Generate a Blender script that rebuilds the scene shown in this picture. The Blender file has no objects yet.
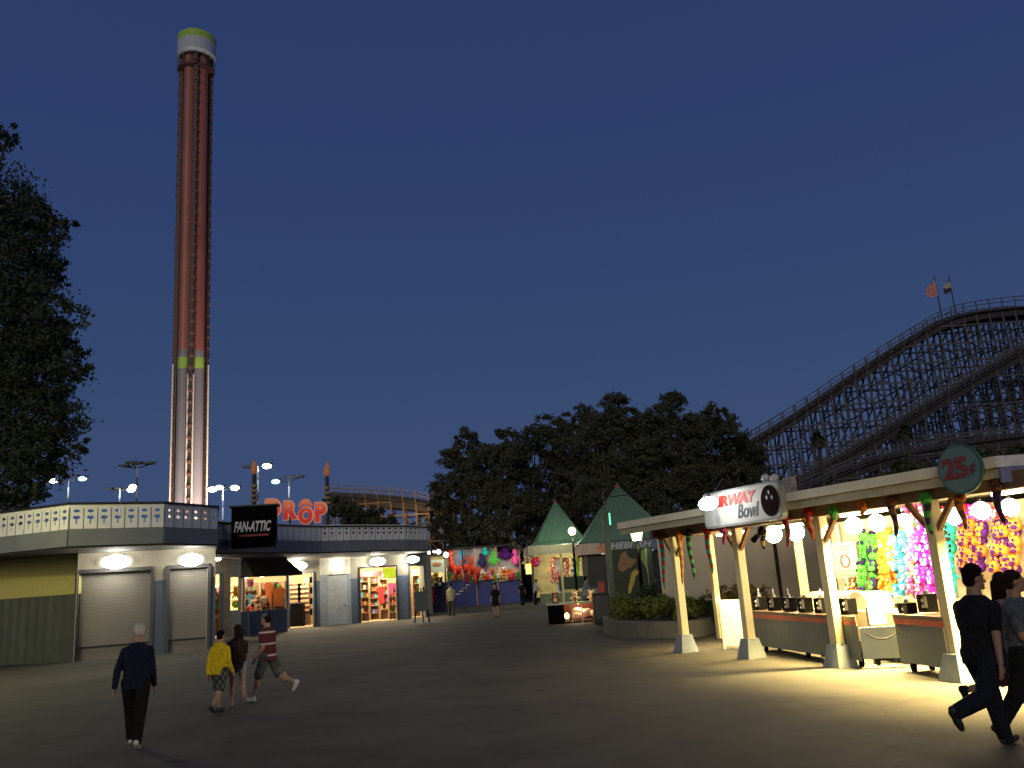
import bpy, bmesh, math, random
import numpy as np
from mathutils import Vector, Matrix
random.seed(7); rng=np.random.default_rng(7)
R=math.radians
S=bpy.context.scene; COL=S.collection
# ------------------------------------------------------------------ camera
F=858.;H=1.7;CA_=R(3.9);PI_=math.atan(198*math.cos(CA_)/F)
ca,sa,cp,sp=math.cos(CA_),math.sin(CA_),math.cos(PI_),math.sin(PI_)
RV=Vector((ca,sa*sp,-sa*cp)); UV=Vector((sa,-ca*sp,ca*cp)); FV=Vector((0,cp,sp))
def ray(px,py):
    d=FV+RV*((px-512)/F)+UV*((384-py)/F); return d/d.y
def at(px,py,D): return Vector((0,0,H))+ray(px,py)*D
def XY(px,D,py=590):
    p=at(px,py,D); return (p.x,p.y)
def PZ(px,py,z):
    d=ray(px,py); return Vector((0,0,H))+d*((z-H)/d.z)
def G(px,py): return PZ(px,py,0)
def onplane(px,py,p0,n):           # point of the vertical plane through p0 with normal n
    d=ray(px,py); o=Vector((0,0,H)); n=Vector(n); p0=Vector(p0)
    return o+d*((p0-o).dot(n)/d.dot(n))
cam=bpy.data.cameras.new('camera'); camo=bpy.data.objects.new('camera',cam); COL.objects.link(camo)
cam.sensor_width=36; cam.lens=36*F/1024; cam.clip_end=3000; cam.clip_start=.05
camo.matrix_world=Matrix(((RV.x,UV.x,-FV.x,0),(RV.y,UV.y,-FV.y,0),(RV.z,UV.z,-FV.z,H),(0,0,0,1)))
S.camera=camo
# ------------------------------------------------------------------ materials
MATS={}
def mat(name,col,rough=.6,metal=0,var=.15,scale=6,emit=0,bump=0,ecol=None,spec=.5,trans=0,wave=None):
    if name in MATS: return MATS[name]
    m=bpy.data.materials.new(name); m.use_nodes=True; nt=m.node_tree; b=nt.nodes['Principled BSDF']
    b.inputs['Roughness'].default_value=rough; b.inputs['Metallic'].default_value=metal
    b.inputs['Specular IOR Level'].default_value=spec
    c=(*col,1)
    tc=nt.nodes.new('ShaderNodeTexCoord')
    nz=nt.nodes.new('ShaderNodeTexNoise'); nz.inputs['Scale'].default_value=scale; nz.inputs['Detail'].default_value=6
    nt.links.new(tc.outputs['Object'],nz.inputs['Vector'])
    if var:
        r=nt.nodes.new('ShaderNodeValToRGB'); r.color_ramp.elements[0].position=.3; r.color_ramp.elements[1].position=.72
        r.color_ramp.elements[0].color=(*[x*(1-var) for x in col],1); r.color_ramp.elements[1].color=(*[min(1,x*(1+var)) for x in col],1)
        nt.links.new(nz.outputs['Fac'],r.inputs['Fac']); nt.links.new(r.outputs['Color'],b.inputs['Base Color'])
    else: b.inputs['Base Color'].default_value=c
    if emit:
        b.inputs['Emission Color'].default_value=(*(ecol or col),1); b.inputs['Emission Strength'].default_value=emit
    if bump:
        bp=nt.nodes.new('ShaderNodeBump'); bp.inputs['Strength'].default_value=bump; bp.inputs['Distance'].default_value=.02
        nt.links.new(nz.outputs['Fac'],bp.inputs['Height']); nt.links.new(bp.outputs['Normal'],b.inputs['Normal'])
    if trans: b.inputs['Transmission Weight'].default_value=trans
    MATS[name]=m; return m
def stripes(name,c1,c2,freq,axis='Z',rough=.9,thin=.5):
    m=mat(name,c1,rough,var=0); nt=m.node_tree; b=nt.nodes['Principled BSDF']
    tc=nt.nodes.new('ShaderNodeTexCoord'); sx=nt.nodes.new('ShaderNodeSeparateXYZ'); nt.links.new(tc.outputs['Object'],sx.inputs[0])
    mu=nt.nodes.new('ShaderNodeMath'); mu.operation='MULTIPLY'; mu.inputs[1].default_value=freq; nt.links.new(sx.outputs[axis],mu.inputs[0])
    fr=nt.nodes.new('ShaderNodeMath'); fr.operation='FRACT'; nt.links.new(mu.outputs[0],fr.inputs[0])
    gt=nt.nodes.new('ShaderNodeMath'); gt.operation='GREATER_THAN'; gt.inputs[1].default_value=thin; nt.links.new(fr.outputs[0],gt.inputs[0])
    mx=nt.nodes.new('ShaderNodeMix'); mx.data_type='RGBA'; mx.inputs['A'].default_value=(*c1,1); mx.inputs['B'].default_value=(*c2,1)
    nt.links.new(gt.outputs[0],mx.inputs['Factor']); nt.links.new(mx.outputs['Result'],b.inputs['Base Color'])
    return m
def plaid(name,c1,c2,c3,f=14):
    m=mat(name,c1,.9,var=0); nt=m.node_tree; b=nt.nodes['Principled BSDF']
    tc=nt.nodes.new('ShaderNodeTexCoord'); ck=nt.nodes.new('ShaderNodeTexChecker'); ck.inputs['Scale'].default_value=f
    ck.inputs['Color1'].default_value=(*c1,1); ck.inputs['Color2'].default_value=(*c2,1); nt.links.new(tc.outputs['Object'],ck.inputs[0])
    nt.links.new(ck.outputs['Color'],b.inputs['Base Color']); return m
# ------------------------------------------------------------------ mesh builder
class MB:
    def __init__(s): s.v=[]; s.f=[]; s.m=[]
    def add(s,vs,fs,mi=0):
        o=len(s.v); s.v+= [tuple(x) for x in vs]; s.f+=[tuple(i+o for i in f) for f in fs]; s.m+=[mi]*len(fs); return s
    def box(s,c,d,rz=0,mi=0,rot=None):
        x,y,z=[k/2 for k in d]; P=[Vector(p) for p in ((-x,-y,-z),(x,-y,-z),(x,y,-z),(-x,y,-z),(-x,-y,z),(x,-y,z),(x,y,z),(-x,y,z))]
        M=rot if rot else Matrix.Rotation(rz,3,'Z'); c=Vector(c)
        return s.add([M@p+c for p in P],[(0,3,2,1),(4,5,6,7),(0,1,5,4),(1,2,6,5),(2,3,7,6),(3,0,4,7)],mi)
    def beam(s,a,b,w=.1,h=None,mi=0):
        a,b=Vector(a),Vector(b); h=h or w; d=b-a; L=d.length
        if L<1e-5: return s
        q=d.to_track_quat('Y','Z').to_matrix(); return s.box((a+b)/2,(w,L,h),mi=mi,rot=q)
    def tube(s,a,b,r0,r1=None,n=10,mi=0):
        a,b=Vector(a),Vector(b); r1=r0 if r1 is None else r1; q=(b-a).to_track_quat('Z','Y').to_matrix(); vs=[]
        for c,r in ((a,r0),(b,r1)):
            for i in range(n):
                t=2*math.pi*i/n; vs.append(q@Vector((r*math.cos(t),r*math.sin(t),0))+c)
        fs=[(i,(i+1)%n,n+(i+1)%n,n+i) for i in range(n)]+[tuple(range(n))[::-1],tuple(range(n,2*n))]
        return s.add(vs,fs,mi)
    def path(s,pts,r,n=6,mi=0):
        for a,b in zip(pts,pts[1:]): s.tube(a,b,r,r,n,mi)
        return s
    def ell(s,c,r,seg=12,ring=8,mi=0,rot=None):
        c=Vector(c); r=(r,r,r) if not hasattr(r,'__len__') else r; vs=[]
        for j in range(ring+1):
            p=math.pi*j/ring
            for i in range(seg):
                t=2*math.pi*i/seg; q=Vector((r[0]*math.sin(p)*math.cos(t),r[1]*math.sin(p)*math.sin(t),r[2]*math.cos(p)))
                vs.append((rot@q if rot else q)+c)
        fs=[(j*seg+i,(j+1)*seg+i,(j+1)*seg+(i+1)%seg,j*seg+(i+1)%seg) for j in range(ring) for i in range(seg)]
        return s.add(vs,fs,mi)
    def cap(s,a,b,r0,r1,seg=10):      # capsule
        s.tube(a,b,r0,r1,seg); s.ell(a,r0,seg,6); s.ell(b,r1,seg,6); return s
    def loft(s,rings,n=16,mi=0,M=None):    # rings: (cx,cy,z,rx,ry)
        vs=[]
        for (cx,cy,z,rx,ry) in rings:
            for i in range(n):
                t=2*math.pi*i/n; p=Vector((cx+rx*math.cos(t),cy+ry*math.sin(t),z)); vs.append(M@p if M else p)
        fs=[(j*n+i,j*n+(i+1)%n,(j+1)*n+(i+1)%n,(j+1)*n+i) for j in range(len(rings)-1) for i in range(n)]
        fs+=[tuple(range(n))[::-1],tuple(range((len(rings)-1)*n,len(rings)*n))]
        return s.add(vs,fs,mi)
    def ext(s,pts,vec,mi=0):
        n=len(pts); vec=Vector(vec); a=[Vector(p) for p in pts]; b=[p+vec for p in a]
        return s.add(a+b,[tuple(range(n))[::-1],tuple(range(n,2*n))]+[(i,(i+1)%n,n+(i+1)%n,n+i) for i in range(n)],mi)
    def prism(s,poly,z0,z1,mi=0): return s.ext([(p[0],p[1],z0) for p in poly],(0,0,z1-z0),mi)
    def wall(s,a,b,z0,z1,th=.2,mi=0):     # vertical slab, thickness behind the line (to its left when walking a->b)
        a,b=Vector(a[:2]),Vector(b[:2]); d=(b-a).normalized(); n=Vector((-d.y,d.x))*th
        return s.prism([a,b,b+n,a+n],z0,z1,mi)
    def tri(s,n=0): return s
    def build(s,name,m,parent=None,smooth=False,loc=None,bevel=0):
        off=Vector((0,0,0))
        if parent is not None:
            par=parent; 
            while par: off+=par.location; par=par.parent
        if loc is not None: off=Vector(loc)
        me=bpy.data.meshes.new(name); me.from_pydata([(x-off.x,y-off.y,z-off.z) for x,y,z in s.v],[],s.f)
        for k in (m if isinstance(m,(list,tuple)) else [m]): me.materials.append(k)
        if isinstance(m,(list,tuple)): me.polygons.foreach_set('material_index',s.m)
        bm=bmesh.new(); bm.from_mesh(me); bmesh.ops.recalc_face_normals(bm,faces=bm.faces); bm.to_mesh(me); bm.free()
        if smooth: me.polygons.foreach_set('use_smooth',[True]*len(me.polygons))
        o=bpy.data.objects.new(name,me); COL.objects.link(o)
        if parent is not None: o.parent=parent
        if loc is not None: o.location=loc
        if bevel:
            md=o.modifiers.new('bevel','BEVEL'); md.width=bevel; md.segments=2; md.limit_method='ANGLE'
        return o
def tag(o,label,cat,group=None,kind=None):
    if label: o['label']=label
    if cat: o['category']=cat
    if group: o['group']=group
    if kind: o['kind']=kind
    return o
def thing(name,loc,label,cat,group=None,rz=0):
    o=bpy.data.objects.new(name,None); COL.objects.link(o); o.location=loc; o.rotation_euler.z=rz; o.empty_display_size=.2
    return tag(o,label,cat,group)
def copy_thing(o,loc,rz=None,label=None,group=None,scale=None,mats=None):
    c=o.copy(); COL.objects.link(c); c.location=loc
    if rz is not None: c.rotation_euler.z=rz
    if label: c['label']=label
    if group: c['group']=group
    if scale: c.scale=(scale,)*3
    def rec(src,dst):
        for ch in [k for k in bpy.data.objects if k.parent==src]:
            d=ch.copy(); COL.objects.link(d); d.parent=dst; rec(ch,d)
    rec(o,c); return c
def struct(o): o['kind']='structure'; return o
def light(name,loc,power,col=(1,.82,.55),r=.12,parent=None,typ='POINT',**k):
    l=bpy.data.lights.new(name,typ); l.energy=power; l.color=col
    if typ in('POINT','SPOT'): l.shadow_soft_size=r
    for a,b in k.items(): setattr(l,a,b)
    o=bpy.data.objects.new(name,l); COL.objects.link(o); o.location=loc
    if parent is not None:
        o.parent=parent; off=Vector((0,0,0)); par=parent
        while par: off+=par.location; par=par.parent
        o.location=Vector(loc)-off
    return o
def text(body,size,origin,xd,ud,m,name,parent,ext=.01,offset=0,shear=0,width=None,align='CENTER',bold=0):
    cu=bpy.data.curves.new(name,'FONT'); cu.body=body; cu.size=size; cu.extrude=ext; cu.offset=bold; cu.shear=shear; cu.align_x=align; cu.align_y='CENTER'; cu.resolution_u=4
    to=bpy.data.objects.new(name,cu); COL.objects.link(to); bpy.context.view_layer.update()
    me=bpy.data.meshes.new_from_object(to.evaluated_get(bpy.context.evaluated_depsgraph_get())); bpy.data.objects.remove(to)
    xd=Vector(xd).normalized(); ud=Vector(ud).normalized(); nd=xd.cross(ud)
    vs=np.array([v.co[:] for v in me.vertices]); 
    sx=1
    if width: sx=width/(vs[:,0].max()-vs[:,0].min())
    off=Vector((0,0,0)); par=parent
    while par: off+=par.location; par=par.parent
    o3=Vector(origin)-off
    for v in me.vertices:
        c=v.co; v.co=o3+xd*(c.x*sx)+ud*c.y+nd*c.z
    me.materials.clear(); me.materials.append(m); me.name=name
    for p in me.polygons: p.material_index=0
    o=bpy.data.objects.new(name,me); COL.objects.link(o); o.parent=parent; return o
def remeshed(mb,vox,smooth_it=3):
    me=bpy.data.meshes.new('tmp'); me.from_pydata(mb.v,[],mb.f)
    bm=bmesh.new(); bm.from_mesh(me); bmesh.ops.recalc_face_normals(bm,faces=bm.faces); bm.to_mesh(me); bm.free()
    o=bpy.data.objects.new('tmp',me); COL.objects.link(o)
    r=o.modifiers.new('r','REMESH'); r.mode='VOXEL'; r.voxel_size=vox
    s_=o.modifiers.new('s','SMOOTH'); s_.iterations=smooth_it; s_.factor=.5
    bpy.context.view_layer.update()
    out=bpy.data.meshes.new_from_object(o.evaluated_get(bpy.context.evaluated_depsgraph_get())); bpy.data.objects.remove(o)
    out.polygons.foreach_set('use_smooth',[True]*len(out.polygons)); return out
def from_mesh(me,name,m,parent):
    me.materials.clear(); me.materials.append(m); me.name=name; o=bpy.data.objects.new(name,me); COL.objects.link(o); o.parent=parent; return o
# ------------------------------------------------------------------ world
SUN_EL=R(-4.0); SUN_ROT=R(195)
w=bpy.data.worlds.new('World'); S.world=w; w.use_nodes=True; nt=w.node_tree
bg=nt.nodes['Background']
sky=nt.nodes.new('ShaderNodeTexSky'); sky.sky_type='NISHITA'; sky.sun_disc=False; sky.sun_elevation=SUN_EL; sky.sun_rotation=SUN_ROT
# after sunset the physical sky is nearly black: keep its dusk blue and lift it with the twilight arch gradient
tc=nt.nodes.new('ShaderNodeTexCoord'); sx=nt.nodes.new('ShaderNodeSeparateXYZ'); nt.links.new(tc.outputs['Generated'],sx.inputs[0])
rp=nt.nodes.new('ShaderNodeValToRGB'); nt.links.new(sx.outputs['Z'],rp.inputs['Fac'])
els=rp.color_ramp.elements; els[0].position=0; els[0].color=(.055,.085,.175,1); els[1].position=.85; els[1].color=(.019,.035,.112,1)
for pos,c in ((.12,(.046,.076,.172,1)),(.22,(.037,.068,.162,1)),(.35,(.029,.056,.152,1)),(.5,(.0245,.047,.145,1))):
    e=els.new(pos); e.color=c
mixs=nt.nodes.new('ShaderNodeMix'); mixs.data_type='RGBA'; mixs.blend_type='ADD'; mixs.inputs['Factor'].default_value=1
gain=nt.nodes.new('ShaderNodeMix'); gain.data_type='RGBA'; gain.blend_type='MULTIPLY'; gain.inputs['Factor'].default_value=1
gain.inputs['B'].default_value=(.05,.05,.05,1); nt.links.new(sky.outputs[0],gain.inputs['A'])
nt.links.new(gain.outputs['Result'],mixs.inputs['A']); nt.links.new(rp.outputs['Color'],mixs.inputs['B'])
nt.links.new(mixs.outputs['Result'],bg.inputs['Color']); bg.inputs['Strength'].default_value=1.0
fill_sun=bpy.data.lights.new('fill_sun','SUN'); fill_sun.energy=.75; fill_sun.angle=R(25); fill_sun.color=(1,.86,.62)
so=bpy.data.objects.new('fill_sun',fill_sun); COL.objects.link(so); so.rotation_euler=(R(75),0,R(-8))  # added warm fill in place of unseen lamps behind the camera
S.view_settings.view_transform='Standard'; S.view_settings.look='None'; S.view_settings.exposure=0; S.view_settings.gamma=1
S.view_settings.use_curve_mapping=False
S.cycles.use_denoising=True
S.cycles.max_bounces=6; S.cycles.sample_clamp_indirect=4
# ------------------------------------------------------------------ common materials
ASPH=mat('asphalt',(.056,.052,.043),.85,var=.3,scale=.35,bump=0)
nt=ASPH.node_tree; b=nt.nodes['Principled BSDF']
n2=nt.nodes.new('ShaderNodeTexNoise'); n2.inputs['Scale'].default_value=90; n2.inputs['Detail'].default_value=4
tcn=nt.nodes.new('ShaderNodeTexCoord'); nt.links.new(tcn.outputs['Object'],n2.inputs['Vector'])
bp=nt.nodes.new('ShaderNodeBump'); bp.inputs['Strength'].default_value=.6; bp.inputs['Distance'].default_value=.01
nt.links.new(n2.outputs['Fac'],bp.inputs['Height']); nt.links.new(bp.outputs['Normal'],b.inputs['Normal'])
n3=nt.nodes.new('ShaderNodeTexNoise'); n3.inputs['Scale'].default_value=.9; n3.inputs['Detail'].default_value=9; n3.inputs['Roughness'].default_value=.7
mp=nt.nodes.new('ShaderNodeMapping'); mp.inputs['Scale'].default_value=(1,1,1); nt.links.new(tcn.outputs['Object'],mp.inputs[0]); nt.links.new(mp.outputs[0],n3.inputs['Vector'])
vr=nt.nodes.new('ShaderNodeTexVoronoi'); vr.feature='DISTANCE_TO_EDGE'; vr.inputs['Scale'].default_value=.22
wv=nt.nodes.new('ShaderNodeMix'); wv.data_type='RGBA'; wv.blend_type='LINEAR_LIGHT'; wv.inputs['Factor'].default_value=.25
nt.links.new(tcn.outputs['Object'],wv.inputs['A']); nt.links.new(n3.outputs['Color'],wv.inputs['B']); nt.links.new(wv.outputs['Result'],vr.inputs['Vector'])
cr=nt.nodes.new('ShaderNodeMapRange'); cr.inputs['From Min'].default_value=0; cr.inputs['From Max'].default_value=.006; cr.inputs['To Min'].default_value=.74; cr.inputs['To Max'].default_value=1
nt.links.new(vr.outputs['Distance'],cr.inputs['Value'])
r3=nt.nodes.new('ShaderNodeMapRange'); r3.inputs['From Min'].default_value=.3; r3.inputs['From Max'].default_value=.7; r3.inputs['To Min'].default_value=.6; r3.inputs['To Max'].default_value=1.38
nt.links.new(n3.outputs['Fac'],r3.inputs['Value'])
r2=nt.nodes.new('ShaderNodeMapRange'); r2.inputs['From Min'].default_value=.3; r2.inputs['From Max'].default_value=.7; r2.inputs['To Min'].default_value=.82; r2.inputs['To Max'].default_value=1.18
nt.links.new(n2.outputs['Fac'],r2.inputs['Value'])
m1=nt.nodes.new('ShaderNodeMath'); m1.operation='MULTIPLY'; nt.links.new(r3.outputs[0],m1.inputs[0]); nt.links.new(cr.outputs[0],m1.inputs[1])
m2=nt.nodes.new('ShaderNodeMath'); m2.operation='MULTIPLY'; nt.links.new(m1.outputs[0],m2.inputs[0]); nt.links.new(r2.outputs[0],m2.inputs[1])
# worn patches and old stains in the asphalt itself
n4=nt.nodes.new('ShaderNodeTexNoise'); n4.inputs['Scale'].default_value=1.7; n4.inputs['Detail'].default_value=5; n4.inputs['Roughness'].default_value=.6; nt.links.new(tcn.outputs['Object'],n4.inputs['Vector'])
r4=nt.nodes.new('ShaderNodeMapRange'); r4.inputs['From Min'].default_value=.60; r4.inputs['From Max'].default_value=.68; r4.inputs['To Min'].default_value=1; r4.inputs['To Max'].default_value=.66; nt.links.new(n4.outputs['Fac'],r4.inputs['Value'])
v5=nt.nodes.new('ShaderNodeTexVoronoi'); v5.feature='F1'; v5.inputs['Scale'].default_value=3.2; nt.links.new(tcn.outputs['Object'],v5.inputs['Vector'])
r5=nt.nodes.new('ShaderNodeMapRange'); r5.inputs['From Min'].default_value=.035; r5.inputs['From Max'].default_value=.05; r5.inputs['To Min'].default_value=.45; r5.inputs['To Max'].default_value=1; nt.links.new(v5.outputs['Distance'],r5.inputs['Value'])
m4=nt.nodes.new('ShaderNodeMath'); m4.operation='MULTIPLY'; nt.links.new(r4.outputs[0],m4.inputs[0]); nt.links.new(r5.outputs[0],m4.inputs[1])
m5=nt.nodes.new('ShaderNodeMath'); m5.operation='MULTIPLY'; nt.links.new(m4.outputs[0],m5.inputs[0]); nt.links.new(m2.outputs[0],m5.inputs[1]); m2=m5
src=b.inputs['Base Color'].links[0].from_socket
mm=nt.nodes.new('ShaderNodeVectorMath'); mm.operation='SCALE'; nt.links.new(src,mm.inputs[0]); nt.links.new(m2.outputs[0],mm.inputs['Scale']); nt.links.new(mm.outputs[0],b.inputs['Base Color'])
STUCCO=mat('cream_stucco',(.30,.28,.23),.9,var=.08,bump=.2,scale=14)
YSTUCCO=mat('yellow_lit_stucco',(.46,.42,.14),.9,var=.08,bump=.2,scale=14)  # yellow cast of the lamp light put into the stucco colour
BLUEW=mat('blue_wainscot',(.075,.105,.165),.7,var=.12)
GREYF=mat('grey_fascia',(.16,.18,.21),.6,var=.12,scale=1.5)
DARK=mat('dark_soffit',(.02,.02,.022),.8)
BLACK=mat('black_paint',(.0025,.0025,.003),.75,spec=.04)
WHITEW=mat('white_board',(.72,.73,.74),.7,var=.08,scale=2)
CONC=mat('concrete',(.13,.12,.10),.9,var=.2,scale=3,bump=.3)
GREYC=mat('grey_blue_counter',(.085,.105,.11),.6,var=.12)
POSTC=mat('cream_post',(.62,.54,.30),.6,var=.06)
METAL=mat('dark_metal',(.05,.05,.055),.4,metal=.6)
STEEL=mat('pale_steel',(.5,.52,.55),.5,metal=.2)
WOODD=mat('weathered_timber',(.085,.085,.10),.85,var=.25,scale=3)
GREENR=mat('green_metal_roof',(.11,.20,.14),.5,var=.15,scale=1)
LEAF=mat('dark_foliage',(.05,.055,.032),.8,var=.35,scale=.6)
LEAF2=mat('green_foliage',(.032,.045,.022),.8,var=.35,scale=.6)
BUSH=mat('hedge_foliage',(.10,.13,.025),.8,var=.4,scale=3)
BARK=mat('bark',(.06,.045,.035),.9,var=.3)
LAMPW=mat('white_lamp',(1,1,1),.4,var=0,emit=14,ecol=(1,.95,.82))
LAMPY=mat('warm_lamp',(1,1,1),.4,var=0,emit=14,ecol=(1,.86,.5))
LAMPG=mat('greenish_lamp',(1,1,1),.4,var=0,emit=2.2,ecol=(.4,1,.65))
LAMPC=mat('cool_lamp',(1,1,1),.4,var=0,emit=25,ecol=(.85,.95,1))
BULB=mat('globe_bulb',(1,1,1),.4,var=0,emit=8,ecol=(1,.95,.82))
ORANGE=mat('orange_paint',(.6,.2,.04),.6)
# ------------------------------------------------------------------ ground
mb=MB()
xs=[-600,-150,-60,-30,-10,0,10,30,60,150,600]; ys=[-60,-10,0,10,20,30,50,80,150,300,900]
vs=[(x,y,0) for y in ys for x in xs]; n=len(xs)
mb.add(vs,[(j*n+i,j*n+i+1,(j+1)*n+i+1,(j+1)*n+i) for j in range(len(ys)-1) for i in range(n-1)])
struct(mb.build('ground',ASPH))
# ------------------------------------------------------------------ left: garage building
def lampbox(px,py,D,nrm,label,power,lens=LAMPW,w_=.55,h_=.28,light_col=(1,.93,.74)):
    p=at(px,py,D); n=Vector((nrm[0],nrm[1],0)).normalized(); rz=math.atan2(n.x,-n.y)
    t=thing('wall_light',p,label,'wall light','floodlights fixed to the shop walls')
    MB().box(p-n*.07,(w_*.7,.14,h_*.8),rz).build('housing',METAL,t,bevel=.02)
    MB().ell(p+n*.05,(w_/2,.14,h_/2),14,8,rot=Matrix.Rotation(rz,3,'Z')).build('lens',lens,t,smooth=True)  # lens widened to take in the bloom around the lamp
    light('lamp_light',p+n*.35+Vector((0,0,-.05)),power,light_col,.15,t)
    return t
B0=G(74,662); B1=G(214.5,649.3); dirB=(B1-B0).normalized(); LW=G(0,665.5); BL=B0+(LW-B0).normalized()*12
def along(a,b,px):      # point of plan line a-b seen at column px
    n=Vector((-(b-a).y,(b-a).x,0)).normalized(); q=onplane(px,600,a,n); return Vector((q.x,q.y,0))
def V0(px,D): x,y=XY(px,D); return Vector((x,y,0))
gb=thing('garage_building',(-14,33,0),'long low building with yellow lit and grey walls and two rolled-down shutters','building')
g1a,g1b=along(B0,B1,76),along(B0,B1,152); g2a,g2b=along(B0,B1,167.5),along(B0,B1,209)
wl=MB(); SZ=3.72; GT=3.05
wl.wall(B0,g1a,0,SZ,.3); wl.wall(g1a,g1b,GT,SZ,.3); wl.wall(g1b,g2a,2.62,SZ,.3); wl.wall(g2a,g2b,GT,SZ,.3); wl.wall(g2b,B1,2.62,SZ,.3)
wl.build('wall',STUCCO,gb)
wl=MB(); wl.wall(g1b,g2a,0,2.62,.31); wl.wall(g2b,B1,0,2.62,.31); wl.build('wainscot',BLUEW,gb)
bk=Vector((-13.6,38.5,0)); MB().wall(B1,V0(211,39.5),0,SZ,.3).build('side_wall',STUCCO,gb)
MB().wall(BL,B0,2.32,SZ,.3).build('upper_wall',YSTUCCO,gb)
# corrugated green panel under the yellow lit wall
mb=MB(); d=(B0-BL); L=d.length; d.normalize(); nn=Vector((d.y,-d.x,0)); k=int(L/.1)
ring=[]
for i in range(k+1):
    q=BL+d*(L*i/k)+nn*(.05*(1 if (i//2)%2 else -1)); ring+=[(q.x,q.y,0.0),(q.x,q.y,2.32)]
mb.add(ring,[(2*i,2*i+2,2*i+3,2*i+1) for i in range(k)])
CORR=mat('green_corrugated',(.065,.08,.065),.6,var=.15,scale=1.5)
mb.build('corrugated_panel',CORR,gb)
MB().wall(BL,B0,0,2.31,.2).build('panel_backing',CORR,gb).location+=Vector((-nn.x*.16,-nn.y*.16,0))
# shutters
SHUT=mat('shutter_metal',(.17,.16,.145),.55,var=.08,scale=1.2)
for a,b_ in ((g1a,g1b),(g2a,g2b)):
    mb=MB(); n_=Vector((-(b_-a).y,(b_-a).x,0)).normalized(); N=38; vs=[]
    for i in range(N*2+1):
        z=GT*i/(N*2); o=n_*(.136 if i%2 else .13)
        vs+=[(a.x+o.x,a.y+o.y,z),(b_.x+o.x,b_.y+o.y,z)]
    mb.add(vs,[(2*i,2*i+1,2*i+3,2*i+2) for i in range(N*2)])
    sh=mb.build('shutter',SHUT,gb)
    q=(a+b_)/2; MB().box((q.x+n_.x*.11,q.y+n_.y*.11,.45),((b_-a).length-.1,.05,.06),math.atan2(dirB.y,dirB.x)).build('bottom_bar',METAL,sh)
    fr=MB(); 
    for c in (a,b_): fr.box((c.x,c.y,GT/2),(.12,.14,GT),math.atan2(dirB.y,dirB.x))
    fr.beam((a.x,a.y,GT+.03),(b_.x,b_.y,GT+.03),.13,.13); fr.build('shutter_frame',mat('dark_frame',(.06,.06,.065),.6),gb)
# roof deck with parapet
PT=5.12; PB=4.28; FB=3.78
PP=[PZ(0,514,PT),PZ(70,505,PT),PZ(164,504,PT),PZ(217,508,PT)]; PP=[PP[0]+(PP[0]-PP[1]).normalized()*6]+PP[1:]
PP=[Vector((p.x,p.y,0)) for p in PP]; PP.append(V0(214,38.5))
def parapet(parent,pts,holes,zb=PB,zt=PT,mod=.39,m=WHITEW):
    for i,(a,b_) in enumerate(zip(pts,pts[1:])):
        L=(b_-a).length; d=(b_-a).normalized(); hgt=zt-zb
        cu=bpy.data.curves.new('p','CURVE'); cu.dimensions='2D'; cu.fill_mode='BOTH'; cu.extrude=.025
        def loop(P):
            s=cu.splines.new('POLY'); s.points.add(len(P)-1); s.use_cyclic_u=True
            for q,(x,y) in zip(s.points,P): q.co=(x,y,0,1)
        loop([(0,0),(L,0),(L,hgt),(0,hgt)])
        if holes[i]:
            k=max(1,int(L/mod)); mo=L/k
            for j in range(k):
                c=(j+.5)*mo; 
                loop([(c+.1*math.cos(t),hgt-.2+.055*math.sin(t)) for t in np.linspace(0,2*math.pi,10,endpoint=False)])
                y=hgt-.42
                loop([(c-.025,y-.2),(c+.025,y-.2),(c+.02,y-.06),(c+.12,y-.01),(c+.06,y+.08),(c,y+.05),(c-.06,y+.08),(c-.12,y-.01),(c-.02,y-.06)])
        o=bpy.data.objects.new('p',cu); COL.objects.link(o); bpy.context.view_layer.update()
        me=bpy.data.meshes.new_from_object(o.evaluated_get(bpy.context.evaluated_depsgraph_get())); bpy.data.objects.remove(o)
        off=parent.location; nn=Vector((0,0,1))
        for v in me.vertices:
            x,y,z=v.co; s=d*x+Vector((d.y,-d.x,0))*z; v.co=Vector((a.x+s.x-off.x,a.y+s.y-off.y,zb+y-off.z))
        me.materials.clear(); me.materials.append(m)
        for p_ in me.polygons: p_.material_index=0
        ob=bpy.data.objects.new('parapet_panel',me); COL.objects.link(ob); ob.parent=parent
        # board seams
        k=max(1,int(L/mod)); sm=MB(); n_=Vector((d.y,-d.x,0))
        for j in range(k+1):
            q=a+d*(L*j/k)+n_*.03; sm.box((q.x,q.y,zb+hgt*.45),(.022,.012,hgt*.85),math.atan2(d.y,d.x))
        q0_=a+n_*.029; q1_=b_+n_*.029; sm.beam((q0_.x,q0_.y,zb+.03),(q1_.x,q1_.y,zb+.03),.02,.05); sm.build('seam_batten',GREYF,ob)
def deck(parent,pts,back,fb=FB):
    rail=MB(); fa=MB()
    for a,b_ in zip(pts,pts[1:]):
        n_=Vector(((b_-a).y,-(b_-a).x,0)).normalized()
        rail.beam((a.x,a.y,PT+.04),(b_.x,b_.y,PT+.04),.16,.08)
        fa.wall(a+n_*.06,b_+n_*.06,fb,PB-.003,.14)
    rail.build('top_rail',METAL,parent); fa.build('fascia',GREYF,parent)
    poly=list(pts)+list(back)
    MB().prism(poly,SZ,SZ+.1).build('soffit',DARK,parent)
    MB().prism(poly,PB-.12,PB-.02).build('roof_deck',DARK,parent)
parapet(gb,PP,[1,1,1,0]); deck(gb,PP,[V0(209,44),Vector((-30,46,0)),Vector((-30,36,0))])
nB=Vector((dirB.y,-dirB.x,0))
lampbox(116,562,(along(B0,B1,116)).y-.12,nB,'large bright wall light above the first shutter',110,w_=1.0,h_=.5)
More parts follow.
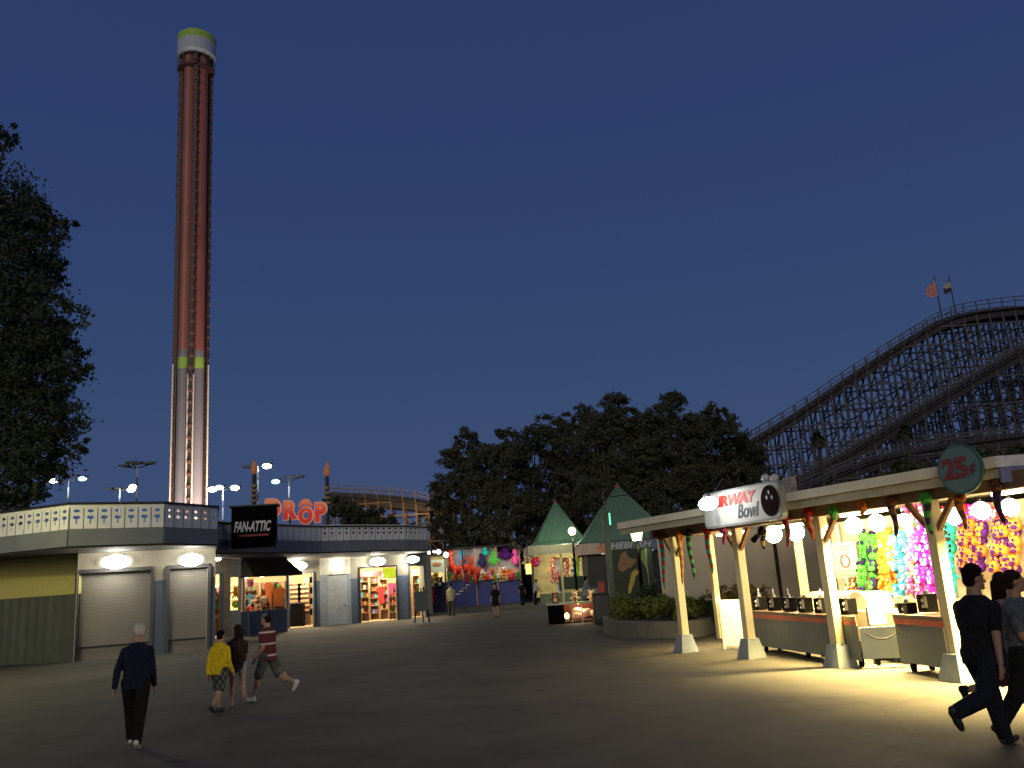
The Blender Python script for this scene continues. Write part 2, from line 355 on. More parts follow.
lampbox(191,560,(along(B0,B1,191)).y-.12,nB,'bright wall light above the narrower second shutter',100,w_=.86,h_=.48)
# ------------------------------------------------------------------ left: gift shop
gs=thing('gift_shop',(-10,50,0),'grey and blue gift shop with bright doorways beyond the shuttered building','building')
def V(px,D): x,y=XY(px,D); return Vector((x,y,0))
w0,w1,w2=V(211,42.6),V(242,44),V(288,48.6); w3,w4,w5,w6,w7=V(320,49.3),V(351,50.2),V(360,50.5),V(408,51.5),V(427,54)
BT=2.5
def seg(a,b_,z0,z1,m,name='wall'): return MB().wall(a,b_,z0,z1,.25).build(name,m,gs)
# openings: 216-228 doorway, 242-287 display window, 289-313 doorway, 328-347 door, 360-397 shop doorway, 409-425 doorway
def on(a,b_,px): return along(a,b_,px)
q1,q2=on(w0,w1,229.5),on(w0,w1,241)
qa,qb=on(w0,w1,222),on(w0,w1,230.5); q1=qb
seg(w0,qa,3.1,SZ,STUCCO); seg(qa,qb,0,SZ,mat('tan_pillar',(.35,.28,.2),.8)); mat('pale_pillar',(.3,.32,.34),.8)
seg(qb,q2,0,1.25,MATS['pale_pillar']); seg(qb,q2,2.85,SZ,MATS['pale_pillar']); seg(q2,w1,0,SZ,MATS['pale_pillar'])
e1,e2=on(w2,w3,289),on(w2,w3,313.5)
seg(w2,e1,0,SZ,STUCCO); seg(e1,e2,3.0,SZ,STUCCO); seg(e2,w3,BT,SZ,STUCCO); seg(e2,w3,0,BT,BLUEW,'wainscot')
seg(w3,w4,2.78,SZ,mat('white_wall',(.6,.6,.56),.8)); k1,k2=on(w3,w4,328),on(w3,w4,347.5)
seg(w3,k1,0,2.78,mat('light_blue_wall',(.27,.32,.38),.8)); seg(k2,w4,0,2.78,MATS['light_blue_wall'])
dr=MB().wall(k1,k2,0.02,2.72,.08).build('door',mat('grey_door',(.38,.42,.46),.5),gs)
hq=on(w3,w4,345.5); MB().ell((hq.x,hq.y-.05,1.05),.05).build('handle',METAL,dr)
s1,s2=on(w5,w6,360),on(w5,w6,397.5)
seg(w4,w5,BT,SZ,STUCCO); seg(w4,w5,0,BT,BLUEW,'wainscot'); seg(s1,s2,3.1,SZ,STUCCO); seg(s2,w6,BT,SZ,STUCCO); seg(s2,w6,0,BT,BLUEW,'wainscot')
z1,z2=on(w6,w7,410),on(w6,w7,424.5)
seg(w6,z1,0,BT,BLUEW,'wainscot'); seg(w6,z1,BT,SZ,STUCCO); seg(z1,z2,3.1,SZ,STUCCO); seg(z2,w7,0,SZ,MATS['pale_pillar'])
# door frames
def frame(a,b_,zt,m=GREYF):
    f=MB(); rz=math.atan2((b_-a).y,(b_-a).x)
    for c in (a,b_): f.box((c.x,c.y-.02,zt/2),(.09,.12,zt),rz)
    f.beam((a.x,a.y-.02,zt-.03),(b_.x,b_.y-.02,zt-.03),.1,.1); f.build('door_frame',m,gs)
frame(on(w0,w1,214),qa,3.1); frame(e1,e2,3.0); frame(s1,s2,3.1,METAL); frame(z1,z2,3.1)
# display bay
dA,dB=V(243.5,43.2),V(287.5,45.4); dAl=dA+Vector((-.1,1.2,0)); dBl=w2
bay=MB().wall(dA,dB,0,1.15,.2); bay.wall(dB,dBl,0,1.15,.2); bay.wall(dA+Vector((0,0.3,0)),dA,0,1.15,.2).build('display_base',BLUEW,gs)
mb=MB()
for t in (0,1): 
    q=dA.lerp(dB,t); mb.box((q.x,q.y,2.0),(.1,.1,1.7))
mb.box((dBl.x,dBl.y-.1,2),(.1,.1,1.7)); mb.beam((dA.x,dA.y,2.85),(dB.x,dB.y,2.85),.12,.12); mb.build('display_frame',GREYF,gs)
MB().wall(dA,dB,2.86,SZ,.2).build('display_header',DARK,gs)
gl=bpy.data.materials.new('shop_glass'); gl.use_nodes=True; b=gl.node_tree.nodes['Principled BSDF']; b.inputs['Transmission Weight'].default_value=1; b.inputs['Roughness'].default_value=.02; b.inputs['IOR'].default_value=1.1
MB().wall(dA+Vector((0,.02,0)),dB+Vector((0,.02,0)),1.15,2.8,.01).build('window_pane',gl,gs)
# awning over the display
aw=MB(); nA=Vector(((dB-dA).y,-(dB-dA).x,0)).normalized(); a0=dA-(dB-dA)*.08; a1=dB+(dB-dA)*.06
top0=a0+nA*.05+(dB-dA)*.1; top1=a1+nA*.05-(dB-dA)*.12
T=lambda p,z:(p.x,p.y,z)
aw.add([T(top0,3.68),T(top1,3.68),T(a1+nA*1.0,2.9),T(a0+nA*1.0,2.9),T(a0+nA*1.0,2.78),T(a1+nA*1.0,2.78),T(a0,2.78),T(a1,2.78)],[(0,1,2,3),(3,2,5,4),(0,3,4,6),(1,7,5,2)])
o=aw.build('awning',mat('brown_black_awning',(.035,.028,.022),.9),gs); md=o.modifiers.new('s','SOLIDIFY'); md.thickness=.03
# shop interior shell
ICREAM=mat('interior_wall',(.75,.62,.42),.8,var=.05); IFLOOR=mat('interior_floor',(.45,.33,.2),.5)
inner=[w0,q1,q2,w1,dA,dB,w2,w3,w4,w5,w6,w7]; back=[V(432,62),V(300,62),V(211,60)]
MB().prism([w0+Vector((0,.2,0)),w1+Vector((0,.2,0)),dA+Vector((0,.25,0)),dB+Vector((-.1,.25,0)),w2+Vector((0,.3,0)),w4+Vector((0,.3,0)),w6+Vector((0,.3,0)),w7+Vector((-.2,.1,0))]+back,0.004,.03).build('interior_floor',IFLOOR,gs)
bw=MB(); bw.wall(V(205,50),V(300,55),0,3.7,.2); bw.wall(V(300,55),V(334,56.5),0,3.7,.2); bw.wall(V(334,56.5),V(345,55.5),0,3.7,.2); bw.wall(V(345,55.5),V(432,58),0,3.7,.2)
bw.wall(V(322,50),V(330,56.5),0,3.7,.1); bw.wall(V(352,50.8),V(352,56),0,3.7,.1); bw.wall(w7+Vector((-.1,.3,0)),V(425.5,58),0,3.7,.12); bw.build('interior_wall',ICREAM,gs)
MB().prism([w0+Vector((0,.3,0)),w2+Vector((0,.3,0)),w4+Vector((0,.3,0)),w6+Vector((0,.3,0)),V(427,54.3),V(432,62),V(205,62)],3.62,3.66).build('interior_ceiling',ICREAM,gs)
for (px,py,D,e,c) in ((222,570,45.5,480,(1,.75,.45)),(262,572,46.3,620,(1,.8,.52)),(300,572,51.5,700,(1,.8,.5)),(378,570,53,560,(1,.76,.40)),(416,570,54.5,380,(1,.8,.5)),(245,574,47,300,(1,.8,.5)),(366,572,52,240,(1,.76,.42))):
    q=at(px,py,D); q.z=3.3
    t=thing('ceiling_lamp',q,'round ceiling lamp glowing in the gift shop behind %s'%{222:'the narrow doorway',262:'the big display window',300:'the cream doorway',378:'the doorway full of shelves',416:'the last narrow doorway',245:'the window left edge',366:'the shelf filled doorway, left'}[px],'ceiling lamp','ceiling lamps inside the gift shop')
    MB().ell(q,(.3,.3,.12),14,8).build('diffuser',LAMPY,t,smooth=True); light('lamp_light',q-Vector((0,0,.3)),e,c,.2,t)
# parapet of the gift shop
PQ=[PZ(217,524,PT-.12),PZ(321,527.5,PT-.12),PZ(350,527,PT-.12),PZ(404,527,PT-.12),PZ(426,528,PT-.12)]
PQ=[Vector((p.x,p.y,0)) for p in PQ]; PQ=[PQ[0]-(PQ[1]-PQ[0])*.25]+PQ[1:]
PT-=.12
parapet(gs,PQ,[0,1,1,1]); PQx=PQ+[V(426,56)]
deck(gs,PQ,[V(424.5,58),Vector((-16,60,0)),Vector((-16,40,0))]); PT+=.12
MB().wall(PQ[-1],V(424,56),FB,PT-.12,.1).build('side_parapet',WHITEW,gs)
nS=Vector((-.15,-1,0))
for (px,py,D,p_,w_,lab) in ((300,566,(w2.y+w3.y)/2-.25,150,.9,'bright wall light beside the dark awning'),(341,563,w4.y-.4,25,.5,'small dim wall light above the plain grey door'),(378,561.5,w5.y-.1,170,.95,'bright wall light above the doorway full of shelves'),(413,559.5,w6.y-.2,130,.8,'bright wall light at the far corner of the gift shop'),(218,559,41.5,60,.35,'small bright lamp tucked beside the shutter building corner')):
    lampbox(px,py,D,nS,lab,p_,lens=LAMPW if p_>30 else LAMPY,w_=w_,h_=w_*.5)
# FAN-ATTIC sign
sg=thing('shop_sign',at(250,545,37.4),'black box sign reading FAN-ATTIC on the gift shop roof edge','sign')
c=at(251.5,526.5,37.4); rzs=math.atan2(PQ[1].y-PQ[0].y,PQ[1].x-PQ[0].x)*.18
MB().box(c+Vector((0,.45,0)),(1.86,.9,1.77),rzs).build('sign_box',BLACK,sg,bevel=.02)
tp=MB().box(c+Vector((0,.45,.91)),(2.1,1.0,.06),rzs); tp.build('sign_cap',mat('green_black',(.01,.03,.025),.5),sg)
xd=Vector((math.cos(rzs),math.sin(rzs),0)); fr=c-Vector((-math.sin(rzs),math.cos(rzs),0))*.03
fr=c+Vector((0,-.02,0))
WL=mat('white_lettering',(.5,.5,.53),.5,var=0,emit=.06); RL=mat('red_lettering',(.3,.02,.02),.5,var=0,emit=.03)
text('FAN-ATTIC',.6,fr+Vector((.02,0,-.02)),xd,(0,0,1),WL,'lettering',sg,shear=.3,width=1.56,bold=.02)
text('THE',.16,fr+Vector((-.45,0,.38)),xd,(0,0,1),RL,'lettering',sg,shear=.2)
MB().box(fr+Vector((.1,0,-.38)),(1.25,.02,.09),rzs).build('underline',RL,sg)
# DROP letters
DS=thing('ride_sign',at(295,530,62),'red balloon lettered DROP sign with pale outlines behind the gift shop roof','sign')
REDL=bpy.data.materials.new('red_orange_letters'); REDL.use_nodes=True; nt=REDL.node_tree; b=nt.nodes['Principled BSDF']
tc=nt.nodes.new('ShaderNodeTexCoord'); sx=nt.nodes.new('ShaderNodeSeparateXYZ'); nt.links.new(tc.outputs['Object'],sx.inputs[0])
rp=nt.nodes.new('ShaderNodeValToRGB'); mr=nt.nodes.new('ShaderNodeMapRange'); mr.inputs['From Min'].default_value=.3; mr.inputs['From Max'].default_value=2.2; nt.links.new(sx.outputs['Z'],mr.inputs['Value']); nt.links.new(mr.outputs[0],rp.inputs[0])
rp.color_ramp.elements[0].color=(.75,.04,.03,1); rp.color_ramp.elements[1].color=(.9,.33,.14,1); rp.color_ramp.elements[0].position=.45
nt.links.new(rp.outputs[0],b.inputs['Base Color']); nt.links.new(rp.outputs[0],b.inputs['Emission Color']); b.inputs['Emission Strength'].default_value=.3; b.inputs['Roughness'].default_value=.5  # emission stands in for the lamps that light the letters
OUTL=mat('pale_outline',(.8,.45,.3),.6,var=0,emit=.28,ecol=(.8,.38,.25))  # outlines glow likewise in place of lamp light
for ch,px,py,sz,wd in (('D',272.5,509,1.7,1.05),('R',289,511,1.7,1.0),('O',305.5,516,1.5,.98),('P',320,513,1.75,.78)):
    q=at(px,py,62)
    a=text(ch,sz,q+Vector((0,.14,0)),(1,0,0),(0,0,1),OUTL,'letter_outline',DS,ext=.05,bold=.15,width=wd+.17)
    text(ch,sz,q,(1,0,0),(0,0,1),REDL,'letter',DS,ext=.08,bold=.085,width=wd)
for dx,dz,r in ((0,.92,.34),(0,1.2,.22)):
    q=at(305.5,516.5,62); mb=MB()
    for i in range(8):
        t0,t1=math.pi*i/8,math.pi*(i+1)/8
        mb.tube(q+Vector((r*1.35*math.cos(t0),0,dz-.2+r*.7*math.sin(t0))),q+Vector((r*1.35*math.cos(t1),0,dz-.2+r*.7*math.sin(t1))),.11,.11,8)
    mb.build('letter_arc',REDL,DS)
mb=MB()
for px in (268,290,312,324):
    q=at(px,520,62.5); mb.beam((q.x,q.y,0),(q.x,q.y,q.z+.3),.12)
mb.build('support_post',METAL,DS)
# ------------------------------------------------------------------ tower
TB=at(187,500,95); TX,TY=TB.x+.15,TB.y
for k in range(60): 
    zz=40+k
    pr=Vector((TX,TY,zz-H)); 
    if 384-F*pr.dot(UV)/pr.dot(FV)<30: break
TZ=zz
tw=thing('drop_tower',(TX,TY,0),'very tall red and grey drop ride tower with a pale lime topped cap','ride tower')
def zat(py):
    for k in range(0,9000):
        z=k*.01; pr=Vector((TX,TY,z-H))
        if 384-F*pr.dot(UV)/pr.dot(FV)<py: return z
zr=zat(353); zg0=zat(371); zg1=zat(360); zc0=zat(58.5); zc1=zat(46); zc2=zat(37); zrail=zat(378)
TRED=mat('red_tower_steel',(.32,.105,.08),.45,var=.15,scale=.3); TGREY=mat('grey_tower_steel',(.2,.19,.22),.5,var=.12,scale=.3); LIME=mat('lime_band',(.32,.5,.08),.6,var=.1); TWH=mat('pale_cap_paint',(.42,.47,.5),.6,var=.08)
def shaft(z0,z1,m,name):
    mb=MB()
    for k in range(4):
        a=math.pi/2*k+math.pi/4-1.2
        c=(TX+.88*math.cos(a),TY+.88*math.sin(a)); n_=14
        vs=[(c[0]+.8*math.cos(2*math.pi*i/n_),c[1]+.8*math.sin(2*math.pi*i/n_)) for i in range(n_)]
        mb.prism(vs,z0,z1)
    return mb.build(name,m,tw)
shaft(0,zg0,TGREY,'lower_shaft'); shaft(zg0,zg1,LIME,'lime_band'); shaft(zg1,zr,TGREY,'upper_band'); shaft(zr,zc0,TRED,'upper_shaft')
TRD=mat('dark_guide_rail',(.05,.022,.02),.5); TRL=mat('pale_rail_metal',(.75,.68,.58),.35,metal=.2)
for k in range(4):
    a=math.pi/2*k-1.2; cx,cy=math.cos(a),math.sin(a); mb=MB(); r=1.68
    mb.beam((TX+r*cx,TY+r*cy,0),(TX+r*cx,TY+r*cy,zc0),.5,.36)
    o=mb.build('guide_rail',TRD,tw); tb=MB(); z=2
    while z<zc0-1:
        tb.box((TX+(r+.18)*cx,TY+(r+.18)*cy,z),(.34,.5,.28),a+0); z+=1.35
    tb.build('brake_fin',mat('fin_metal',(.13,.06,.05),.6),o)
    mb=MB(); 
    for s in (-1,1):
        ox,oy=-cy*.3*s,cx*.3*s; mb.tube((TX+(r+.22)*cx+ox,TY+(r+.22)*cy+oy,0),(TX+(r+.22)*cx+ox,TY+(r+.22)*cy+oy,zrail+(1.5 if k%2 else 0)),.11,.09,8)
    mb.build('lower_rail_tube',TRL,tw)
mb=MB(); mb.loft([(TX,TY,zc0-.3,2.05,2.05),(TX,TY,zc0+.1,2.3,2.3),(TX,TY,zc1,2.3,2.3)],24); mb.build('cap',TWH,tw,smooth=False)
mb=MB(); mb.loft([(TX,TY,zc1,2.31,2.31),(TX,TY,zc1+.9,2.3,2.3),(TX,TY,zc2,1.9,1.9),(TX,TY,zc2+.25,1.1,1.1)],24); mb.build('cap_top',LIME,tw)
mb=MB()
for i in range(16):
    a=2*math.pi*i/16; mb.beam((TX+2.15*math.cos(a),TY+2.15*math.sin(a),zc0-1.9),(TX+2.15*math.cos(a),TY+2.15*math.sin(a),zc0-.3),.07)
mb.loft([(TX,TY,zc0-1.95,2.2,2.2),(TX,TY,zc0-1.85,2.2,2.2)],20); mb.build('catch_ring',TRD,tw)
for i,(dx,dy,e) in enumerate(((3.5,-7,30000),(-5.5,-6,7000),(8,-2.5,46000))):
    ft=thing('ground_floodlight',(TX+dx,TY+dy,.4),'floodlight on the ground aimed up the drop tower, '+('in front of it','on its left','on its right')[i],'floodlight','floodlights aimed up the drop tower')
    MB().box((TX+dx,TY+dy,.4),(.5,.3,.4)).build('housing',METAL,ft)
    l=light('flood_beam',(TX+dx,TY+dy,.9),e,(1,.80,.62),.2,ft,'SPOT',spot_size=R(70),spot_blend=.8)
    v=Vector((TX,TY,24+6*i))-Vector((TX+dx,TY+dy,.9)); l.rotation_euler=v.to_track_quat('-Z','Y').to_euler()
# torch poles
for px,pyt,D,lab in ((254,460,72,'tall striped pole topped with an orange flame, left of the red sign letters'),(326.5,462,72,'tall striped pole topped with an orange flame, right of the red sign letters')):
    b_=at(px,pyt,D); x,y,z=b_
    t=thing('torch_pole',(x,y,0),lab,'pole','flame topped poles')
    MB().tube((x,y,0),(x,y,z-1.2),.2,.17,10).build('pole',mat('navy_pole',(.03,.035,.06),.5),t)
    MB().loft([(x,y,z-1.2,.16,.16),(x,y,z-.95,.26,.26),(x,y,z-.6,.24,.22),(x+.08,y,z-.3,.15,.15),(x-.03,y,z,.04,.04)],10).build('flame',mat('flame_orange',(.6,.2,.06),.6,emit=.12,ecol=(1,.35,.1)),t,smooth=True)
    mb=MB()
    for k in range(4): mb.loft([(x,y,z-2.3-.42*k,.29,.29),(x,y,z-2.1-.42*k,.29,.29)],12)
    mb.build('ring',mat('ochre_ring',(.5,.3,.12),.6),t)
# car park lights
def flood_mast(px,py,D,heads,lab):
    p=at(px,py,D); x,y,z=p
    t=thing('floodlight_mast',(x,y,0),lab,'lamp post','floodlight masts behind the left buildings')
    MB().tube((x,y,0),(x,y,z),.1,.07,8).build('pole',stripes('mast_bands',(.5,.52,.56),(.1,.11,.14),.55,thin=.6),t)
    ar=MB(); e=0
    for (dx,dz,kind) in heads:
        sx_=D/F
        hx=x+dx*sx_; hz=z+dz*sx_; ar.tube((x,y,z-.2),(hx,y,hz),.05,.05,6)
        hd=MB(); hd.box((hx,y,hz+.08),(.95,.6,.2)); h=hd.build('lamp_head',METAL,t,bevel=.04)
        if kind:
            MB().ell((hx,y-.15,hz-.08),(.42,.34,.24),12,8).build('lens',{'w':LAMPC,'g':LAMPG,'y':LAMPW}[kind],h,smooth=True); e+=1
    ar.build('cross_arm',METAL,t)
    if e: light('lamp_light',(x,y-1.0,z-.6),70*e,(.9,1,.95),.3,t)
flood_mast(69,479,85,[(-15,0,'w'),(0,3,None),(14.5,0,'g')],'mast with two lit lamps spread wide, leftmost behind the parapet')
flood_mast(137.5,466,74,[(-13,0,None),(-6,3,None),(0,2,None),(13,1,None)],'mast whose four heads are all dark')
flood_mast(120,489,88,[(-9,0,None),(-3,0,None),(12,-1,'y'),(14,2,'w')],'shorter mast with one very bright white lamp left of the drop tower')
flood_mast(223,488,80,[(-10,0,'w'),(-3,1.5,'g'),(12.5,0,'w')],'mast with three lit greenish white lamps right of the drop tower')
flood_mast(258,466,76,[(-10,-1,None),(9.5,0,'y')],'mast with one bright lamp beside the first flame pole')
flood_mast(289,480,82,[(-13,0,'g'),(0,2,None),(10,2,None)],'mast with one small green tinted lamp above the red sign')
# ------------------------------------------------------------------ foliage
def leaves(lobes,n,size,flat=.75):
    tot=sum(l[3]**2 for l in lobes); P=[]
    for (x,y,z,r) in lobes:
        nc=max(4,int(n/38*r*r/tot))
        d=rng.normal(size=(nc,3)); d/=np.linalg.norm(d,axis=1)[:,None]
        rad=r*(.45+.6*rng.random(nc)**.6)
        c=np.array([x,y,z])+d*rad[:,None]*np.array([1,1,flat])
        for q in c:
            cr=r*(.1+.16*rng.random()); P.append(q+rng.normal(size=(38,3))*cr*np.array([.7,.7,.5]))
    P=np.concatenate(P); k=len(P)
    a=rng.normal(size=(k,3)); a/=np.linalg.norm(a,axis=1)[:,None]; b_=np.cross(a,rng.normal(size=(k,3))); b_/=np.linalg.norm(b_,axis=1)[:,None]
    s=size*(.6+.8*rng.random(k))[:,None]
    v=np.stack([P-a*s,P+b_*s*.45,P+a*s,P-b_*s*.45],1).reshape(-1,3)
    m=MB(); m.v=[tuple(t) for t in v]; m.f=[(4*i,4*i+1,4*i+2,4*i+3) for i in range(k)]; m.m=[0]*k; return m
def tree(x,y,h,lobes,n,size,lab,m=LEAF,name='tree',group=None,tr=.3):
    t=thing(name,(x,y,0),lab,'tree',group)
    mb=MB(); pts=[Vector((x,y,0))]; k=5
    for i in range(1,k+1): pts.append(Vector((x+random.uniform(-.3,.3),y+random.uniform(-.3,.3),h*.72*i/k)))
    for i in range(k): mb.tube(pts[i],pts[i+1],tr*(1-i/k*.8),tr*(1-(i+1)/k*.8),8)
    for (lx,ly,lz,lr) in lobes:
        b0=pts[min(k,max(1,int(k*min(1,lz/(h*.9)))-1))]; e=Vector((lx,ly,lz)); mid=(b0+e)/2+Vector((random.uniform(-.4,.4),0,.3)); mb.tube(b0,mid,tr*.3,tr*.18,6); mb.tube(mid,e,tr*.18,tr*.06,6)
    mb.build('trunk',BARK,t,smooth=True)
    leaves(lobes,n,size).build('crown',m,t); return t
# big tree on the left
lob=[]
for (px,py,r,D) in ((-30,200,3.2,36),(15,215,1.7,36),(38,232,1.5,36),(5,270,2.6,36),(50,270,1.2,37),(30,310,2.2,36),(58,318,1.3,35),(62,352,1.1,37),(35,370,2.2,36),(78,372,.7,36),(10,420,2.6,36),(50,418,1.7,36),(82,445,.6,36),(40,455,1.5,36),(5,470,2.2,35),(-10,350,3.4,36),(28,490,1.0,35),(3,505,1.2,34.5),(-60,260,3.4,38),(-70,420,3.6,38),(60,470,.7,36),(70,225,.5,36),(8,130,.5,36),(-10,140,1.2,36)):
    p=at(px,py,D); lob.append((p.x,p.y,p.z,r*.86))
p=at(-60,500,38); tree(p.x,p.y,19,lob,70000,.11,'tall dark leafy tree behind the left end of the shuttered building',LEAF2,'broadleaf_tree',tr=.5)
# middle grove
GV='dark trees massed behind the green roofed pavilions'
def gt(px,D,top,bot,wpx,lab,m=LEAF,n=22000):
    lo=[]; rows=6
    for i in range(rows):
        f=i/(rows-1); py=top+(bot-top)*f; prof=math.sin(math.pi*(.16+.62*f))
        for j in range(3):
            dx=(j-1)*wpx*.33*prof+random.uniform(-.06,.06)*wpx; q=at(px+dx,py+random.uniform(-5,5)+ (12 if j!=1 and i==0 else 0),D+random.uniform(-2,2)); lo.append((q.x,q.y,q.z,wpx*D/F*.23*(.6+.5*prof)))
    b_=at(px,580,D); tree(b_.x,b_.y,at(px,top,D).z,lo,n,.165,lab,m,'broadleaf_tree',GV,tr=.45)
gt(466,80,440,545,62,'leftmost tree of the dark grove, rising beside the lit coaster curve')
gt(505,76,436,545,64,'rounded tree second from the left end of the dark grove')
gt(545,80,420,540,72,'loosely branched tree above the first green pavilion roof')
gt(580,84,410,530,66,'tall pointed tree in the middle of the dark grove')
gt(618,72,410,520,80,'broad tree above the second green pavilion roof',n=28000)
gt(668,70,408,520,84,'widest smooth topped tree at the right of the dark grove',n=28000)
gt(712,72,412,520,72,'tree with a rounded top left of the white bowling sign')
gt(745,76,445,520,52,'lower tree at the right end of the dark grove touching the coaster')
gt(765,80,470,530,40,'small dark tree in front of the coaster foot',n=5000)
gt(640,86,425,520,70,'tree filling the gap behind the middle of the dark grove')
gt(440,95,500,560,40,'low tree under the lit coaster curve',n=5000)
# ------------------------------------------------------------------ right coaster
def interp(pts,x):
    for (x0,z0),(x1,z1) in zip(pts,pts[1:]):
        if x0<=x<=x1: 
            t=(x-x0)/(x1-x0); return z0+(z1-z0)*t
    return pts[-1][1] if x>pts[-1][0] else pts[0][1]
def prof(pl,D):
    return [((q:=at(px,py,D)).x,q.z) for px,py in pl]
def smoothprof(pts,n=4):
    from itertools import pairwise
    out=[]
    P=[pts[0]]+pts+[pts[-1]]
    for i in range(1,len(P)-2):
        for k in range(n):
            t=k/n; a,b_,c,d=[np.array(P[i+j]) for j in (-1,0,1,2)]
            out.append(tuple(.5*((2*b_)+(-a+c)*t+(2*a-5*b_+4*c-d)*t*t+(-a+3*b_-3*c+d)*t**3)))
    out.append(pts[-1]); return out
def coaster(name,lab,pl,D,step,half,m,batter=.13,zfloor=0,ribs=2.5,lum=.16,second=None,rail=1.1,diag=True,seed=1):
    random.seed(seed)
    pr=smoothprof(prof(pl,D)); x0,x1=pr[0][0],pr[-1][0]
    t=thing(name,((x0+x1)/2,D,0),lab,'roller coaster'); N=int((x1-x0)/step); cols=[]
    for i in range(N+1):
        x=x0+(x1-x0)*i/N; zt=interp(pr,x); 
        b_=MB()
        def cpos(z,s): return Vector((x,D+s*(half+batter*(zt-z)*.5),z))
        for s in (-1,1): b_.beam(cpos(zfloor,s),cpos(zt,s),lum)
        if zt>8: b_.beam(Vector((x,D,zfloor)),Vector((x,D,zt)),lum)
        z=zt-.5; flip=1
        while z>zfloor+1:
            b_.beam(cpos(z,-1),cpos(z,1),lum*.8); z2=max(zfloor,z-ribs)
            b_.beam(cpos(z,-flip),cpos(z2,flip),lum*.7); flip=-flip; z-=ribs
        # handrail posts
        for s in (-1,1): b_.beam(Vector((x,D+s*(half+.5),zt-.3)),Vector((x,D+s*(half+.5),zt+rail)),lum*.6)
        b_.build('bent',m,t); cols.append((x,zt))
    z=zfloor+2
    zmax=max(c[1] for c in cols)
    while z<zmax:
        for s in (-1,1):
            rb=MB()
            for (xa,za),(xb,zb) in zip(cols,cols[1:]):
                if min(za,zb)>z+.3: rb.beam((xa,D+s*(half+batter*(za-z)*.5+.1),z),(xb,D+s*(half+batter*(zb-z)*.5+.1),z),lum*.95)
            if rb.v: rb.build('ribbon',m,t)
        z+=ribs
    if diag:
        db=MB()
        for i,((xa,za),(xb,zb)) in enumerate(zip(cols,cols[1:])):
            z=zfloor+2; k=0
            while z+ribs<min(za,zb):
                if (k//2+i)%3!=1:
                    s=-1; u,v=(z,z+ribs) if (k+i)%2 else (z+ribs,z)
                    db.beam((xa,D+s*(half+batter*(za-u)*.5),u),(xb,D+s*(half+batter*(zb-v)*.5),v),lum*.6)
                z+=ribs; k+=1
        db.build('diagonal_brace',m,t)
    for s in (-1,1):
        tk=MB(); rl=MB(); wk=MB()
        for (xa,za),(xb,zb) in zip(pr,pr[1:]):
            tk.beam((xa,D+s*.55,za+.12),(xb,D+s*.55,zb+.12),.2,.34)
            wk.beam((xa,D+s*(half+.1),za-.25),(xb,D+s*(half+.1),zb-.25),.9,.14)
            wk.beam((xa,D+s*(half),za-.7),(xb,D+s*(half),zb-.7),.14,.7)
            for hh in (.55,1): rl.beam((xa,D+s*(half+.5),za+rail*hh),(xb,D+s*(half+.5),zb+rail*hh),lum*.5)
        tk.build('rail',mat('track_laminate',(.05,.045,.05),.6),t); wk.build('walkway',mat('walkway_timber',(.03,.028,.032),.8),t); rl.build('handrail',m,t)
    tie=MB()
    Lx=x0
    while Lx<x1:
        z_=interp(pr,Lx); tie.box((Lx,D,z_-.08),(.16,half*2,.1)); Lx+=.9
    tie.build('cross_tie',m,t)
    return t
c1=coaster('wooden_roller_coaster','tall wooden coaster hill with its dense timber lattice on the right',[(728,456),(750,442),(790,418),(830,391),(870,364),(900,345),(925,330),(945,321),(965,316),(995,312),(1024,310),(1060,313),(1100,323)],98,1.5,1.5,WOODD,ribs=2.1,lum=.18)
coaster('wooden_roller_coaster','straight wooden coaster drop slanting across the front of the tall lattice hill',[(770,497),(800,480),(850,451),(900,421),(950,391),(1000,362),(1060,327)],90,2.6,1.1,WOODD,ribs=2.9,lum=.15,diag=False,seed=3,batter=.05,rail=.8)
coaster('wooden_roller_coaster','low curving wooden coaster run beneath the lattice hill',[(760,505),(800,490),(840,472),(870,461),(900,454),(950,445),(1000,438),(1060,432)],84,2.2,1.2,WOODD,ribs=1.8,lum=.15,seed=4,batter=.08,rail=.8)
for px,lab,py0,py1 in ((942,'flagpole with a drooping red and white striped flag on the coaster crest',318,273),(955.5,'flagpole with a dark and white flag on the coaster crest, right of the striped one',312,272)):
    b_=at(px,py0,96.5); tpz=at(px-1,py1+3,96.5).z; t=thing('flagpole',b_,lab,'flag','flagpoles on the coaster crest')
    MB().tube(b_-Vector((0,0,1)),(b_.x,b_.y,tpz),.09,.06,6).build('pole',METAL,t)
    fl=MB(); W_=1.5 if px<950 else 1.1; hh=1.9 if px<950 else 1.5; zt=tpz-.5; nx=8; vs=[]
    for j in range(2):
        for i in range(nx+1):
            u=i/nx; sgn=-1
            vs.append((b_.x+sgn*u*W_*.9,b_.y-.25*math.sin(u*9)-.05,zt-u*.9-(hh*(1-.35*u) if j else 0)))
    fl.add(vs,[(i,i+1,nx+2+i,nx+1+i) for i in range(nx)])
    fl.build('flag',stripes('striped_flag',(.55,.08,.07),(.6,.5,.48),3.6) if px<950 else stripes('two_tone_flag',(.07,.06,.06),(.5,.45,.42),.55,thin=.62),t)
